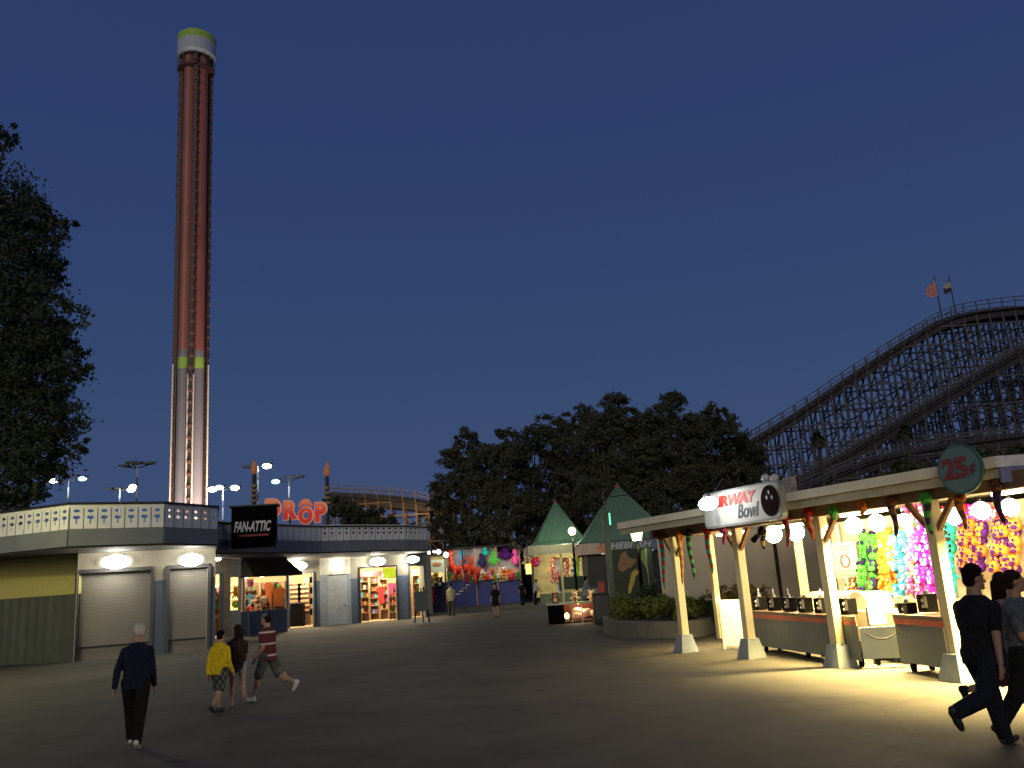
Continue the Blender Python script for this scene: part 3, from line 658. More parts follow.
# palms
for px,py,lab in ((817,437,'palm tree with a ball shaped crown before the coaster lattice, the left one'),(905,430,'palm tree with a ball shaped crown before the coaster lattice, the right one')):
    q=at(px,py,74); t=thing('palm_tree',(q.x,q.y,0),lab,'tree','palm trees in front of the coaster lattice')
    MB().tube((q.x,q.y,0),(q.x,q.y,q.z),.2,.15,8).build('trunk',BARK,t)
    mb=MB()
    for i in range(150):
        a=random.uniform(0,6.28); el=random.uniform(-1.3,1.45); L_=random.uniform(.55,.95); d=Vector((math.cos(a)*math.cos(el),math.sin(a)*math.cos(el),math.sin(el)))
        pts=[q+d*L_*u-Vector((0,0,.35*u*u)) for u in (0,.35,.7,1)]; sd=d.cross(Vector((0,0,1))).normalized()
        for (u,v,wa,wb) in ((0,1,.03,.16),(1,2,.16,.13),(2,3,.13,.01)):
            k0=len(mb.v); mb.add([pts[u]-sd*wa,pts[u]+sd*wa,pts[v]+sd*wb,pts[v]-sd*wb],[(0,1,2,3)])
    mb.build('crown',LEAF,t)
# dark shrubs between canopy and coaster
for px,py,r,lab in ((800,500,3.0,'dark shrub mass over the canopy roof beside the bowling sign'),(870,478,3.2,'dark tree top above the middle of the stall roof'),(925,462,3.0,'dark tree top behind the round price sign'),(985,452,3.8,'dark tree top above the right end of the stall roof'),(1040,450,4,'dark tree top at the right edge above the stall roof')):
    lo=[]
    for j in range(7):
        q=at(px+random.uniform(-26,26),py+random.uniform(-1,22),66+random.uniform(-2,2)); lo.append((q.x,q.y,q.z-.6,r*.42))
    b_=at(px,560,66); tree(b_.x,b_.y,at(px,py,66).z,lo,5000,.25,lab,LEAF,'broadleaf_tree','dark tree tops between the stall roof and the coaster',tr=.2)
# left coaster curve
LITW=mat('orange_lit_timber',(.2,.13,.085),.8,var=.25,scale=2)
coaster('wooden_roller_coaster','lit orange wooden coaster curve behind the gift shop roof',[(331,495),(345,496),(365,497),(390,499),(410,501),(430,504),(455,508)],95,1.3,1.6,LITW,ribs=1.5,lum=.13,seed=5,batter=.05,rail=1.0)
lt=at(385,508,90); ft=thing('work_light',(lt.x,lt.y-1,lt.z-1.5),'orange work light in the timbers of the curve behind the gift shop','floodlight'); MB().tube((lt.x,lt.y-1,0),(lt.x,lt.y-1,lt.z-1.5),.06).build('pole',METAL,ft)
light('lamp_light',lt+Vector((0,-1,-.8)),380,(1,.62,.28),.3,ft); light('lamp_light',at(420,512,91),220,(1,.62,.28),.3,ft)
lo=[]
for j in range(12):
    q=at(334+j*7,503+j*3+random.uniform(-3,6),86); lo.append((q.x,q.y,q.z,1.25))
b_=at(370,560,86); tree(b_.x,b_.y,7,lo,9000,.2,'dark bushy tree sloping down in front of the lit coaster curve',LEAF,'broadleaf_tree')
# ================================================================== right stall
P1,P2,P3,P4=[Vector((p.x,p.y,0)) for p in (G(686,652),G(752,658),G(841,667),G(961,681))]
AX=(P1-P4).normalized(); NX=Vector((AX.y,-AX.x,0)); RZ=math.atan2(AX.y,AX.x)
def W(t,n,z=0): return Vector((P4.x+AX.x*t+NX.x*n,P4.y+AX.y*t+NX.y*n,z))
def onN(px,py,n): return onplane(px,py,W(0,n),NX)
def toTN(p): d=Vector((p.x-P4.x,p.y-P4.y,0)); return d.dot(AX),d.dot(NX)
FZ=2.84
FL=[PZ(617,523,FZ),PZ(995,456,FZ)]; fA=Vector((FL[0].x,FL[0].y,0)); fB=Vector((FL[1].x,FL[1].y,0)); fdir=(fB-fA).normalized(); fn=Vector((fdir.y,-fdir.x,0))
if fn.y>0: fn=-fn
fC=Vector((PZ(1024,455,FZ).x,PZ(1024,455,FZ).y,0)); fC=fB+Vector((1,.05,0))*4.5
def onF(px,py,off=0): return onplane(px,py,fA+fn*off,fn)
cn=thing('stall_canopy',(5,15,0),'long flat cream canopy roof of the prize game stall on the right','canopy')
EDGE=mat('canopy_edge_paint',(.78,.72,.54),.6,var=.1,scale=2); GUT=mat('canopy_lip',(.40,.37,.27),.6,var=.15); SOFF=mat('cream_soffit',(.55,.47,.28),.7,var=.08)
poly=[fA,fB,fC,fC+Vector((2,10,0)),W(9,6),W(9.2,1.5)]
MB().prism([fA-fn*.1+fdir*.1,fB-fn*.1+Vector((.05,.1,0)),fC+Vector((0,.15,0)),fC+Vector((2,10,0)),W(9,6),W(9.15,1.5)],FZ-.12,FZ-.02).build('roof',mat('roof_membrane',(.2,.2,.19),.9),cn)
mb=MB(); mb.wall(fA,fB,FZ-.14,FZ,.06); mb.build('upper_fascia',EDGE,cn)
mb=MB(); a_,b_=fA-fn*.07,fB-fn*.07; mb.wall(a_,b_,FZ-.27,FZ-.145,.05); mb.build('lower_fascia',GUT,cn)
mb=MB(); mb.wall(fB,fC,FZ-.14,FZ,.06); mb.build('upper_fascia',mat('white_trim',(.6,.6,.62),.6),cn)
mb=MB(); mb.wall(fB-fn*.05,fC,FZ-.33,FZ-.145,.05); mb.build('lower_fascia',mat('violet_fascia',(.16,.17,.32),.6),cn)
mb=MB(); mb.wall(fA+Vector((.12,.25,0)),W(9.2,1.5),FZ-.2,FZ-.01,.05); mb.build('end_fascia',EDGE,cn)
MB().prism([fA-fn*.15+fdir*.1,fB-fn*.2,fC+Vector((0,.2,0)),fC+Vector((2,10,0)),W(9,6),W(9.1,1.4)],FZ-.19,FZ-.155).build('soffit',SOFF,cn)
bm_=MB(); bm_.beam(W(7.9,0,FZ-.305),W(-3.5,0,FZ-.305),.16,.22); bm_.beam(W(8,2.2,FZ-.29),W(8,-.2,FZ-.29),.14,.18)
bm_.build('beam',mat('brown_beam',(.16,.10,.05),.7),cn)
BASEC=mat('grey_post_base',(.22,.26,.28),.7,var=.1)
BRC=mat('brace_timber',(.22,.11,.05),.7)
def post(p,lab,brace=True,base=True,w_=.165,zt=FZ-.4):
    t=thing('canopy_post',p,lab,'post','posts holding up the stall canopy')
    MB().box((p.x,p.y,(zt+.2)/2),(w_,w_,zt-.2),RZ).build('shaft',POSTC,t,bevel=.012)
    if base:
        mb=MB(); vs=[]
        for z,s in ((0,.2),(.34,.125),(.36,.125)):
            for dx,dy in ((-1,-1),(1,-1),(1,1),(-1,1)):
                q=AX*dx*s+NX*dy*s; vs.append((p.x+q.x,p.y+q.y,z))
        mb.add(vs,[(0,1,2,3)[::-1],(8,9,10,11)]+[(4*j+i,4*j+(i+1)%4,4*j+4+(i+1)%4,4*j+4+i) for j in (0,1) for i in range(4)])
        mb.build('base',BASEC,t)
    if brace:
        mb=MB()
        for s in (-1,1): mb.beam(p+AX*s*.07+Vector((0,0,zt-.42)),p+AX*s*.42+Vector((0,0,zt-.02)),.07,.07)
        mb.build('brace',BRC,t)
    return t
post(P1,'cream canopy post beside the shrub planter, the farthest left of the front row')
post(P2,'cream canopy post under the white bowling sign')
post(P3,'cream canopy post at the end of the row of black cup boxes')
post(P4,'nearest cream canopy post, behind the striding people and under the round price sign')
PA=G(722,648); PA.z=0; post(PA,'slim bright cream post with the white board leaning against it',brace=False,base=False,w_=.13)
pbk=W(6.2,3.6); q=onplane(800,575,W(6.6,0),AX); 
pb=at(806,600,19.2); post(Vector((pb.x,pb.y,0)),'bright inner post rising behind the black cup boxes',brace=False,base=False,w_=.14)
mb=MB(); q=at(722,560,20.5); t=thing('steel_post',(at(727,600,21).x,21,0),'thin black steel post in the open middle of the stall','post'); q=at(729,600,21)
q=at(782,600,20.8); t.location=(q.x,q.y,0); MB().tube((q.x,q.y,0),(q.x,q.y,2.4),.045,.045,8).build('shaft',BLACK,t)
# white board
q0,q1=G(722,645.5),G(746,643); bd=thing('white_board',(q0.x,q0.y,0),'brightly lit white board leaning beside the slim cream post','board')
WB=mat('bright_white_paint',(.85,.82,.7),.6,var=.03)
a,b_=at(724,643,19.3),at(746,642,18.9); MB().wall((a.x,a.y),(b_.x,b_.y),.06,1.02,.04).build('panel',WB,bd); mb=MB()
for c in (a,b_): mb.box((c.x,c.y,.52),(.05,.09,1.04))
mb.build('frame',mat('board_frame',(.6,.5,.3),.6),bd)
# back wall seen through the stall
rw=thing('grey_rendered_wall',(8,27,0),'plain grey rendered wall behind the stall and the shrub planter','wall')
a,b_=V(662,27.5),V(845,24); 
MB().wall(a,b_,0,2.75,.2).build('wall_face',mat('grey_render',(.5,.45,.36),.9,var=.06,scale=.8,bump=.2),rw)
MB().wall(a+Vector((-.05,-.06,0)),b_+Vector((0,-.06,0)),2.755,2.83,.3).build('coping',mat('pale_coping',(.4,.4,.4),.8),rw)
bb=thing('dark_rear_shed',(10,32,0),'dark blue rear shed showing above the grey rendered wall','shed'); MB().wall(V(700,32),V(850,30),0,3.35,.3).build('wall_face',mat('dark_blue_board',(.03,.04,.08),.8),bb); MB().wall(V(700,31.9)+Vector((0,-.05,0)),V(850,29.9)+Vector((0,-.05,0)),3.36,3.46,.3).build('roof_edge',DARK,bb)
# prize wall
PN=3.3
tP,_=toTN(onN(833,570,PN)); 
pw=thing('prize_wall',W(0,PN),'brightly lit cream display wall packed with hanging plush prizes','display wall')
PWM=mat('prize_wall_cream',(.62,.54,.38),.8,var=.05)
w_=MB(); w_.wall(W(-4.5,PN+.08),W(tP,PN+.08),0,2.5,-.12); w_.build('wall_panel',PWM,pw)
st=MB()
for k in range(12):
    t_=tP-.35-k*.85
    if t_>-4: st.beam(W(t_,PN-.03,.9),W(t_,PN-.03,2.45),.05,.05)
st.build('display_pole',mat('white_pole',(.8,.8,.8),.4),pw)
MB().beam(W(tP,PN-.35,.85),W(-4.4,PN-.35,.85),.5,.06).build('shelf',mat('shelf_yellow',(.7,.55,.25),.6),pw)
bdx=onN(846,560,PN-.1); ps=thing('rules_board',bdx,'cream rules board with a red ring at the left end of the prize wall','sign')
MB().box(bdx+Vector((0,0,0)),(.75,.03,.75),RZ).build('board',mat('rules_cream',(.75,.75,.6),.7),ps)
mb=MB()
for k in range(20):
    t0,t1=2*math.pi*k/20,2*math.pi*(k+1)/20; c=bdx-NX*.03
    mb.tube(c+AX*.13*math.cos(t0)+Vector((0,0,-.02+.13*math.sin(t0))),c+AX*.13*math.cos(t1)+Vector((0,0,-.02+.13*math.sin(t1))),.014,.014,5)
mb.build('ring_mark',RL,ps)
mb=MB()
for k in range(5):
    z=(.28,.22,-.22,-.27,-.32)[k]; mb.box(bdx-NX*.03+Vector((0,0,z)),(.55-.08*(k%2),.01,.02),RZ)
mb.build('text_line',mat('faint_green_text',(.15,.4,.3),.7),ps)
# plush toys -------------------------------------------------------------
def fuzz(name,c): 
    m=mat(name,c,.95,var=.22,scale=30,bump=.5,spec=.1); return m
PC_C=dict(green=(.10,.55,.08),navy=(.03,.025,.09),orange=(.8,.22,.03),yellow=(.85,.55,.06),blue=(.06,.45,.75),purple=(.5,.03,.62),pink=(.85,.12,.4),teal=(.03,.5,.48),violet=(.05,.01,.11),white=(.8,.78,.75),red=(.65,.03,.03),cream=(.8,.62,.38),black=(.02,.02,.02),brown=(.22,.08,.04))
PC={k:fuzz('plush_'+k,c) for k,c in PC_C.items()}
def plush(kind,c1,c2,h=.32):
    r=h/2; body=MB(); acc=MB()
    if kind=='bear':
        body.ell((0,0,-.1*h),(r*.55,r*.45,r*.6),10,8).ell((0,-.04*h,.3*h),(r*.5,r*.45,r*.45),10,8)
        for s in (-1,1):
            body.ell((s*.2*h,0,.5*h),(r*.17,r*.1,r*.17),8,6).cap((s*.2*h,-.05*h,.05*h),(s*.4*h,-.12*h,-.08*h),r*.17,r*.15,8).cap((s*.14*h,-.05*h,-.32*h),(s*.22*h,-.2*h,-.46*h),r*.2,r*.19,8)
            acc.ell((s*.08*h,-.25*h,.36*h),r*.06,6,5)
        acc.ell((0,-.25*h,.25*h),(r*.2,r*.13,r*.15),8,6).ell((0,-.2*h,-.1*h),(r*.33,r*.15,r*.38),8,6)
    elif kind=='ball':
        body.ell((0,0,0),(r*.75,r*.7,r*.75),12,9)
        for s in (-1,1):
            acc.ell((s*.15*h,-.3*h,.1*h),(r*.2,r*.1,r*.22),8,6); body.cap((s*.25*h,0,.25*h),(s*.34*h,0,.46*h),r*.12,r*.04,6)
        acc.ell((0,-.3*h,-.14*h),(r*.42,r*.16,r*.3),8,6)
    elif kind=='frog':
        body.ell((0,0,.05*h),(r*.7,r*.5,r*.45),10,8)
        for s in (-1,1):
            acc.ell((s*.2*h,-.08*h,.3*h),r*.26,8,6); body.cap((s*.3*h,0,-.05*h),(s*.42*h,-.08*h,-.4*h),r*.13,r*.1,8); body.cap((s*.12*h,0,-.1*h),(s*.2*h,-.1*h,-.5*h),r*.15,r*.14,8)
    o=thing('plush_toy',(0,0,0),'x','plush toy'); body.build('body',PC[c1],o,smooth=True,loc=None); acc.build('face_patches',PC[c2],o,smooth=True)
    return o
def fixz(o): pass
PROTO={}
def place_plush(kind,c1,c2,h,p,lab,grp,rz=None,sc=1.):
    key=(kind,c1,c2,h)
    if key not in PROTO: 
        o=plush(kind,c1,c2,h); PROTO[key]=o; c=o
        c.location=p; c['label']=lab; c['group']=grp; c.rotation_euler.z=RZ+math.pi if rz is None else rz; c.scale=(sc,)*3; return c
    return copy_thing(PROTO[key],p,RZ+math.pi if rz is None else rz,lab,grp,sc)
FACE=math.atan2(-NX.y,-NX.x)+math.pi/2
def plushcol(pxs,pys,kinds,hs,lab,grp,n=None,jit=2):
    px0,px1=pxs; py0,py1=pys; y=py0; r=0
    while y<=py1:
        p_=onN((px0+px1)/2,y,PN-.2); stp=hs*.56*F/p_.y; 
        k=max(1,round((px1-px0)/stp)) ; 
        for j in range(k):
            px=px0+(px1-px0)*(j+.5)/k+random.uniform(-jit,jit); kd=kinds[random.randrange(len(kinds))]
            q=onN(px,y+random.uniform(-jit,jit),PN-.18-random.uniform(0,.12))
            place_plush(kd[0],kd[1],kd[2],hs,q,lab(kd,r,j,k,y),grp,FACE+random.uniform(-.4,.4),random.uniform(.9,1.12))
        y+=stp*1.0; r+=1
def rowname(y,y0,y1): 
    f=(y-y0)/(y1-y0+1e-6); return 'upper' if f<.34 else 'middle' if f<.7 else 'lower'
ORD=('first','second','third','fourth','fifth','sixth','seventh','eighth','ninth','tenth','eleventh','twelfth','thirteenth','fourteenth')
def mk(desc,y0,y1,where):
    def f(kd,r,j,k,y):
        pos='' if k==1 else (('left','right')[j] if k==2 else ('left','middle','right')[j] if k==3 else ORD[j]+' from left')
        return '%s plush %s, %s row down%s, %s'%(kd[1],kd[0],ORD[r],(' '+pos) if pos else '',where)
    return f
plushcol((858,880),(538,606),[('frog','green','navy'),('frog','green','navy'),('bear','green','navy'),('ball','navy','green')],.36,mk('',538,598,'in the green column'),'green plush prizes in the first column')
plushcol((880,893),(535,612),[('bear','orange','yellow'),('ball','yellow','orange'),('bear','yellow','white')],.30,mk('',535,608,'in the orange and yellow column'),'orange and yellow plush prizes')
plushcol((893,907),(540,612),[('ball','blue','white'),('bear','orange','red'),('ball','yellow','orange'),('bear','blue','white')],.32,mk('',540,612,'in the blue and orange column'),'blue and orange plush prizes')
plushcol((907,916),(528,612),[('bear','pink','white'),('bear','cream','pink'),('ball','cream','white')],.28,mk('',528,606,'in the pink and cream column'),'pink and cream plush prizes')
plushcol((916,936),(524,612),[('ball','purple','white'),('ball','purple','pink'),('bear','purple','white')],.27,mk('',524,605,'in the purple column'),'purple plush prizes')
plushcol((944,957),(528,610),[('bear','teal','white'),('ball','teal','black')],.32,mk('',528,604,'in the teal column'),'teal plush prizes')
plushcol((960,985),(524,574),[('ball','orange','violet'),('ball','violet','orange')],.27,mk('',524,574,'in the block above the striding man'),'orange and violet plush prizes, left block')
plushcol((992,1018),(524,574),[('ball','orange','violet'),('ball','violet','orange')],.27,mk('',524,574,'in the block at the right edge'),'orange and violet plush prizes, right block')
plushcol((842,935),(613,617),[('bear','cream','brown'),('bear','white','brown'),('bear','brown','cream')],.3,mk('',608,613,'on the bottom prize shelf'),'cream plush prizes on the bottom shelf')
plushcol((846,858),(585,603),[('bear','cream','brown'),('bear','brown','cream')],.24,mk('',585,603,'under the rules board'),'small plush prizes under the rules board')
plushcol((900,935),(512,522),[('bear','red','white'),('ball','orange','yellow'),('bear','pink','white'),('ball','green','white')],.28,mk('',512,522,'topmost plush left of the nearest post'),'mixed plush prizes in the top row')
plushcol((944,1015),(512,516),[('bear','pink','white'),('ball','red','white'),('bear','purple','white')],.26,mk('',512,516,'topmost plush right of the nearest post'),'mixed plush prizes in the top row')
# globe lamps under the canopy
GL=[(773,533,1.6,'yellow painted globe lamp at the left end of the stall',60),(795,529,1.9,'large globe lamp over the black cup boxes',90),(853,521,2.1,'globe lamp above the rules board',90),(876,518,2.1,'globe lamp above the green plush toys',90),(904,515,2.4,'globe lamp half behind a dark dangling snake plush',50),(954,516,2.2,'globe lamp just right of the nearest post',60),(981,509,2.1,'globe lamp above the orange and violet plush block',90),(1010,507,2.1,'globe lamp at the right edge of the stall',90),(1050,503,2.1,'globe lamp past the right edge of the stall',90)]
for px,py,n_,lab,e in GL:
    q=onN(px,py,n_); q.z=min(q.z,2.32); t=thing('globe_lamp',q,lab,'lamp','globe lamps under the stall canopy')
    rr=.15*(1 if px!=904 else .8)*q.y/15
    MB().ell(q,rr,16,12).build('globe',BULB if px!=773 else mat('yellow_bulb',(1,1,1),.4,var=0,emit=3.5,ecol=(1,.75,.3)),t,smooth=True)
    MB().tube(q+Vector((0,0,rr*.9)),(q.x,q.y,2.5),.03,.03,6).build('stem',METAL,t)
    if e: light('lamp_light',q-Vector((0,0,rr+.1)),e*1.15,(1,.82,.46),.12,t)
for k,(tt,nn,e) in enumerate(((5.2,1.5,130),(2.2,.75,520),(-1.0,.7,700),(7.4,1.5,80))):
    q=W(tt,nn,2.38); t=thing('strip_lamp',q,'white strip lamp under the canopy soffit, '+('over the black cup boxes','over the gate panel','behind the nearest post','above the white board')[k],'lamp','strip lamps under the canopy soffit')
    MB().box(q+Vector((0,0,.06)),(1.1,.1,.05),RZ).build('tube',LAMPY,t); light('lamp_light',q-Vector((0,0,.02)),e*2.0,(1,.72,.25),.2,t,'AREA',shape='RECTANGLE',size=1.1,size_y=.12,spread=R(115))
# counters
RIMR=mat('red_rim',(.42,.07,.03),.5)
def counter(a,b_,h,lab,depth=.5,z0=.12):
    a=Vector((a.x,a.y,0)); b_=Vector((b_.x,b_.y,0))
    t=thing('game_counter',(a+b_)/2,lab,'counter'); d=(b_-a).normalized(); n=Vector((-d.y,d.x,0))
    if n.x<0: n=-n
    nb=b_.normalized(); na=n
    MB().prism([a,b_,b_+nb*depth,a+n*depth],z0,h-.14).build('front_panel',GREYC,t)
    MB().prism([a-n*.01,b_-n*.01,b_+nb*depth,a+n*depth],h-.137,h-.06).build('rim',RIMR,t)
    MB().prism([a-n*.015,b_-n*.015,b_+nb*(depth+.1),a+n*(depth+.1)],h-.057,h).build('counter_top',mat('dark_counter_top',(.06,.03,.02),.4),t)
    mb=MB(); L=(b_-a).length
    for u in ((.1,.9) if L<2 else (.06,.5,.94)):
        for v in (.12,depth-.1):
            q=a.lerp(b_,u)+n*v; mb=MB(); mb.tube(q+d*-.02+Vector((0,0,.04)),q+d*.02+Vector((0,0,.04)),.04,.04,12); mb.beam(q+Vector((0,0,.05)),q+Vector((0,0,z0+.03)),.07); mb.build('castor',BLACK,t)
    return a,b_,n,d,h
def cupbox(p,n,lab):
    t=thing('cup_box',p,lab,'game box','black boxes standing on the game counters'); rz=math.atan2(n.x,-n.y)
    rz=math.atan2(-n.x,n.y)
    mb=MB(); mb.box(p+Vector((0,0,.13)),(.23,.2,.26),rz); mb.build('case',BLACK,t,bevel=.012)
    side=Vector((math.cos(rz),math.sin(rz),0))
    MB().tube(p+Vector((0,0,.26)),p+Vector((0,0,.42)),.008,.008,6).build('nozzle',STEEL,t)
    MB().tube(p+Vector((0,0,.26)),p+Vector((0,0,.31)),.05,.03,8).build('nozzle_base',METAL,t)
    for k,(dz) in enumerate((.17,.09)):
        MB().ell(p+side*.07-n*.115+Vector((0,0,dz)),(.02,.012,.025),8,6).build('button',mat('white_button',(.8,.8,.75),.4),t)
    MB().box(p+side*.12-n*.1+Vector((0,0,.15)),(.02,.05,.16),rz).build('side_handle',METAL,t)
a,b_=PZ(755,643,.16),PZ(862,658.5,.16)
A_,B_,n_,d_,h_=counter(a,b_,.80,'long grey game counter with a dull red rim and black boxes on top')
for k,px in enumerate((761,775.5,790.5,806,823,849)):
    q=onplane(px,612,A_+n_*.22,n_); 
    cupbox(Vector((q.x,q.y,.805)),n_,('first','second','third','fourth','fifth','sixth')[k]+' black cup box from the left on the long grey counter')
a,b_=PZ(900,658,.2),PZ(952,666,.2)
A2,B2,n2_,d2_,h2=counter(a,b_,.84,'short grey game counter on castors beside the nearest post',z0=.15)
for k,px in enumerate((908,929)):
    q=onplane(px,612,A2+n2_*(.2 if k==0 else .3),n2_); cupbox(Vector((q.x,q.y,.865 if k else .74)),n2_,('black cup box at the low left corner of the short counter','tall black cup box in the middle of the short counter')[k])
# gate panel with chain
ga,gb_=PZ(861,655,.1),PZ(902,649,.1); ga=Vector((B_.x+.12,B_.y+.15,0)); gb_=Vector((A2.x-.02,A2.y+.5,0))
gt_=thing('low_gate',(ga+gb_)/2,'low white gate panel with a sagging chain between the two grey counters','gate')
GPp=(B_+A2)/2+Vector((.1,.35,0)); ga,gb_=onplane(861,640,GPp,(-.3,-1,0)),onplane(903,640,GPp,(-.3,-1,0))
MB().wall(ga,gb_,.14,.62,.05).build('panel',mat('pale_blue_panel',(.28,.33,.34),.6,var=.05),gt_)
mb=MB(); d=(gb_-ga); d.z=0; u0=None
for k in range(14):
    t0,t1=k/14,(k+1)/14; f=lambda t: Vector((ga.x+d.x*(.1+.8*t),ga.y+d.y*(.1+.8*t)-.04,.54-.75*.5*t*(1-t)*1.1)); mb.tube(f(t0),f(t1),.012,.012,5)
mb.build('chain',METAL,gt_)
q=onN(875,612,1.75); q=at(881,620,(ga.y+gb_.y)/2+.5)
ch=thing('white_chair_back',(q.x,q.y,0),'rounded white panel glowing above the gate panel','sign')
mb=MB(); P=[(-.18,0),(.18,0),(.18,.25)]+[(.18*math.cos(t),.25+.14*math.sin(t)) for t in np.linspace(.3,2.84,8)]+[(-.18,.25)]
mb.ext([(q.x+x,q.y,.62+z) for x,z in P],(0,.04,0)); mb.build('panel',WB,ch); ch.name='rounded_panel'
mb=MB(); 
for s in (-.18,.18): mb.box((q.x+s,q.y+.06,.45),(.04,.04,.9))
mb.build('leg',METAL,ch)
# inner game bed (lanes) behind the long counter
tb=thing('game_bed',W(4.5,2.2),'pale padded game bed filling the stall behind the long counter','game table')
mb=MB(); mb.prism([A_+n_*.75,B_+n_*.75,B_+n_*1.5,A_+n_*1.6],.3,.80); mb.build('bed',mat('pale_bed',(.16,.135,.09),.7,var=.3),tb)
for k in range(3):
    c=A_.lerp(B_,.10+.2*k)+n_*1.2; mb=MB()
    vs=[c+d_*(.40*math.cos(t))+Vector((0,0,.80+.30*math.sin(t))) for t in np.linspace(0,math.pi,12)]; mb.ext(vs,n_*.5); mb.build('hood',mat('white_hood',(.45,.42,.34),.5),tb,smooth=False)
tb2=thing('game_bed',W(.5,2),'pale game bed behind the short counter and gate','game table'); mb=MB(); mb.prism([W(2.6,1.7),W(-2.5,1.6),W(-2.5,2.8),W(2.9,2.8)],.25,.70); mb.build('bed',MATS['pale_bed'],tb2)
mb=MB(); 
for k in range(6): 
    q=W(2.3-k*.9,1.8); mb.box((q.x,q.y,.8),(.05,.9,.2),RZ)
mb.build('lane_divider',MATS['shelf_yellow'],tb2)
# dangling snake plushes
SN=[(660,531,589,'teal','red','dangling snake plush with a dark head and teal and red body, farthest left'),(678,529,585,'orange','yellow','orange dangling snake plush in front of the leftmost post'),(688.5,528,580,'black','green','black and green dangling snake plush right of the leftmost post'),(707,526,574,'red','teal','red dangling plush partly behind the bowling sign'),(723,524,545,'pink','pink','short pink dangling plush under the bowling sign'),(762,526,550,'black','yellow','black and yellow striped snake plush by the bowling sign'),(785,512,548,'red','brown','dark red snake plush right of the bowling sign'),(808,506,541,'red','orange','red snake plush left of the third front post'),(833,506,520,'green','green','small green parrot plush on the canopy beam'),(862,501,515,'orange','yellow','fluffy orange plush on the canopy beam'),(891,497,538,'brown','black','dark brown snake plush with a teal collar'),(925.5,493,536,'navy','green','dark snake plush with a green head left of the nearest post'),(959,492,531,'orange','brown','orange and brown striped snake plush beneath the round price sign'),(995.5,481,526,'violet','black','dark violet snake plush with a big dark head near the right edge')]
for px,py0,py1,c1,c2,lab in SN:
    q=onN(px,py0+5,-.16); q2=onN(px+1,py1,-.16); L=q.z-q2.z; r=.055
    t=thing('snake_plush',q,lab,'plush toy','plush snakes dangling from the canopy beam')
    mb=MB(); mb.ell(q,(.085,.085,.09),12,8); mb.ell(q+Vector((-.03,-.08,-.02)),(.04,.05,.03),8,6); hc_={'black':'black','navy':'green','violet':'brown','teal':'brown'}.get(c1,c1); mb.build('head',fuzz('snake_head_'+hc_,tuple(x*.4 for x in PC_C[hc_])),t,smooth=True)  # head colours darkened to paint in the backlit shade
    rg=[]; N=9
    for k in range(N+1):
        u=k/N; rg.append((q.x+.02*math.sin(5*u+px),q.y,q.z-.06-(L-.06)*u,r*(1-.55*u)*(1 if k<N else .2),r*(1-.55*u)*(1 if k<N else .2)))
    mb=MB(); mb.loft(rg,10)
    st_=stripes('snake_%s_%s'%(c1,c2),tuple(x*.4 for x in PC_C[c1]),tuple(x*.4 for x in PC_C[c2]),5.5) if 'PC_C' in globals() else PC[c1]  # stripe colours darkened too, as the snakes hang against the light
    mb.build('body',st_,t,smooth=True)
# ---- Bowl sign
SG=onF(742,508,.16); bsn=thing('bowling_sign',SG,'white FAIRWAY Bowl sign with a black bowling ball hanging off the canopy edge','sign')
cTL,cBR=onF(701,493,.16),onF(781,517,.16); cTR=onF(778,481,.16); cBL=onF(707,531,.16)
ux=(cTR-cTL); ux.z=0; Wd=ux.length; ux.normalize(); Hh=((cTL.z-cBL.z)+(cTR.z-cBR.z))/2; cc=(cTL+cBR+cTR+cBL)/4
def rrect(w,h,r,n=5):
    P=[]
    for cx,cy,a0 in ((w/2-r,h/2-r,0),(-w/2+r,h/2-r,90),(-w/2+r,-h/2+r,180),(w/2-r,-h/2+r,270)):
        for k in range(n+1): a=R(a0+90*k/n); P.append((cx+r*math.cos(a),cy+r*math.sin(a)))
    return P
def SP(x,y,o=0): return cc+ux*x+Vector((0,0,y))+fn*o
MB().ext([SP(x,y,0) for x,y in rrect(Wd,Hh,.1)],-fn*.12).build('sign_frame',mat('grey_frame',(.2,.22,.23),.5),bsn)
MB().ext([SP(x,y,.004) for x,y in rrect(Wd-.07,Hh-.07,.09)],-fn*.05).build('sign_face',mat('sign_white',(.45,.45,.42),.5,var=.04),bsn)
sxF=Wd/78.
text('FAIRWAY',.25,SP(-.125*Wd,.12,.01),ux,(0,0,1),mat('sign_red',(.6,.03,.02),.5,var=0),'lettering',bsn,shear=.25,width=.68*Wd,bold=.012,ext=.006)
text('Bowl',.34,SP(.095*Wd,-.11,.01),ux,(0,0,1),mat('sign_navy',(.015,.02,.05),.5,var=0),'lettering',bsn,shear=.3,width=.27*Wd,bold=.004,ext=.006)
bc=SP(.385*Wd,.0,.008); mb=MB(); mb.ext([bc+ux*(.105*Wd*math.cos(t))+Vector((0,0,.40*Hh*math.sin(t))) for t in np.linspace(0,2*math.pi,28,endpoint=False)],fn*.01); mb.build('ball_disc',mat('sign_ball',(.02,.008,.007),.9,spec=.05),bsn)
for dx,dy in ((.0,.14),(.03,.05),(-.03,.06)):
    mb=MB(); mb.ext([bc+fn*.012+ux*(dx*Wd+.02*math.cos(t))+Vector((0,0,dy+.035*math.sin(t))) for t in np.linspace(0,2*math.pi,12,endpoint=False)],fn*.004); mb.build('finger_hole',WL,bsn)
mb=MB(); pc=SP(-.30*Wd,-.12,.008); PIN=[(.0,-.16),(.05,-.14),(.07,-.05),(.03,.05),(.035,.1),(0,.14),(-.035,.1),(-.03,.05),(-.07,-.05),(-.05,-.14)]
mb.ext([pc+ux*x+Vector((0,0,y)) for x,y in PIN],fn*.006); mb.build('pin_mark',mat('pin_grey',(.3,.33,.36),.6),bsn)
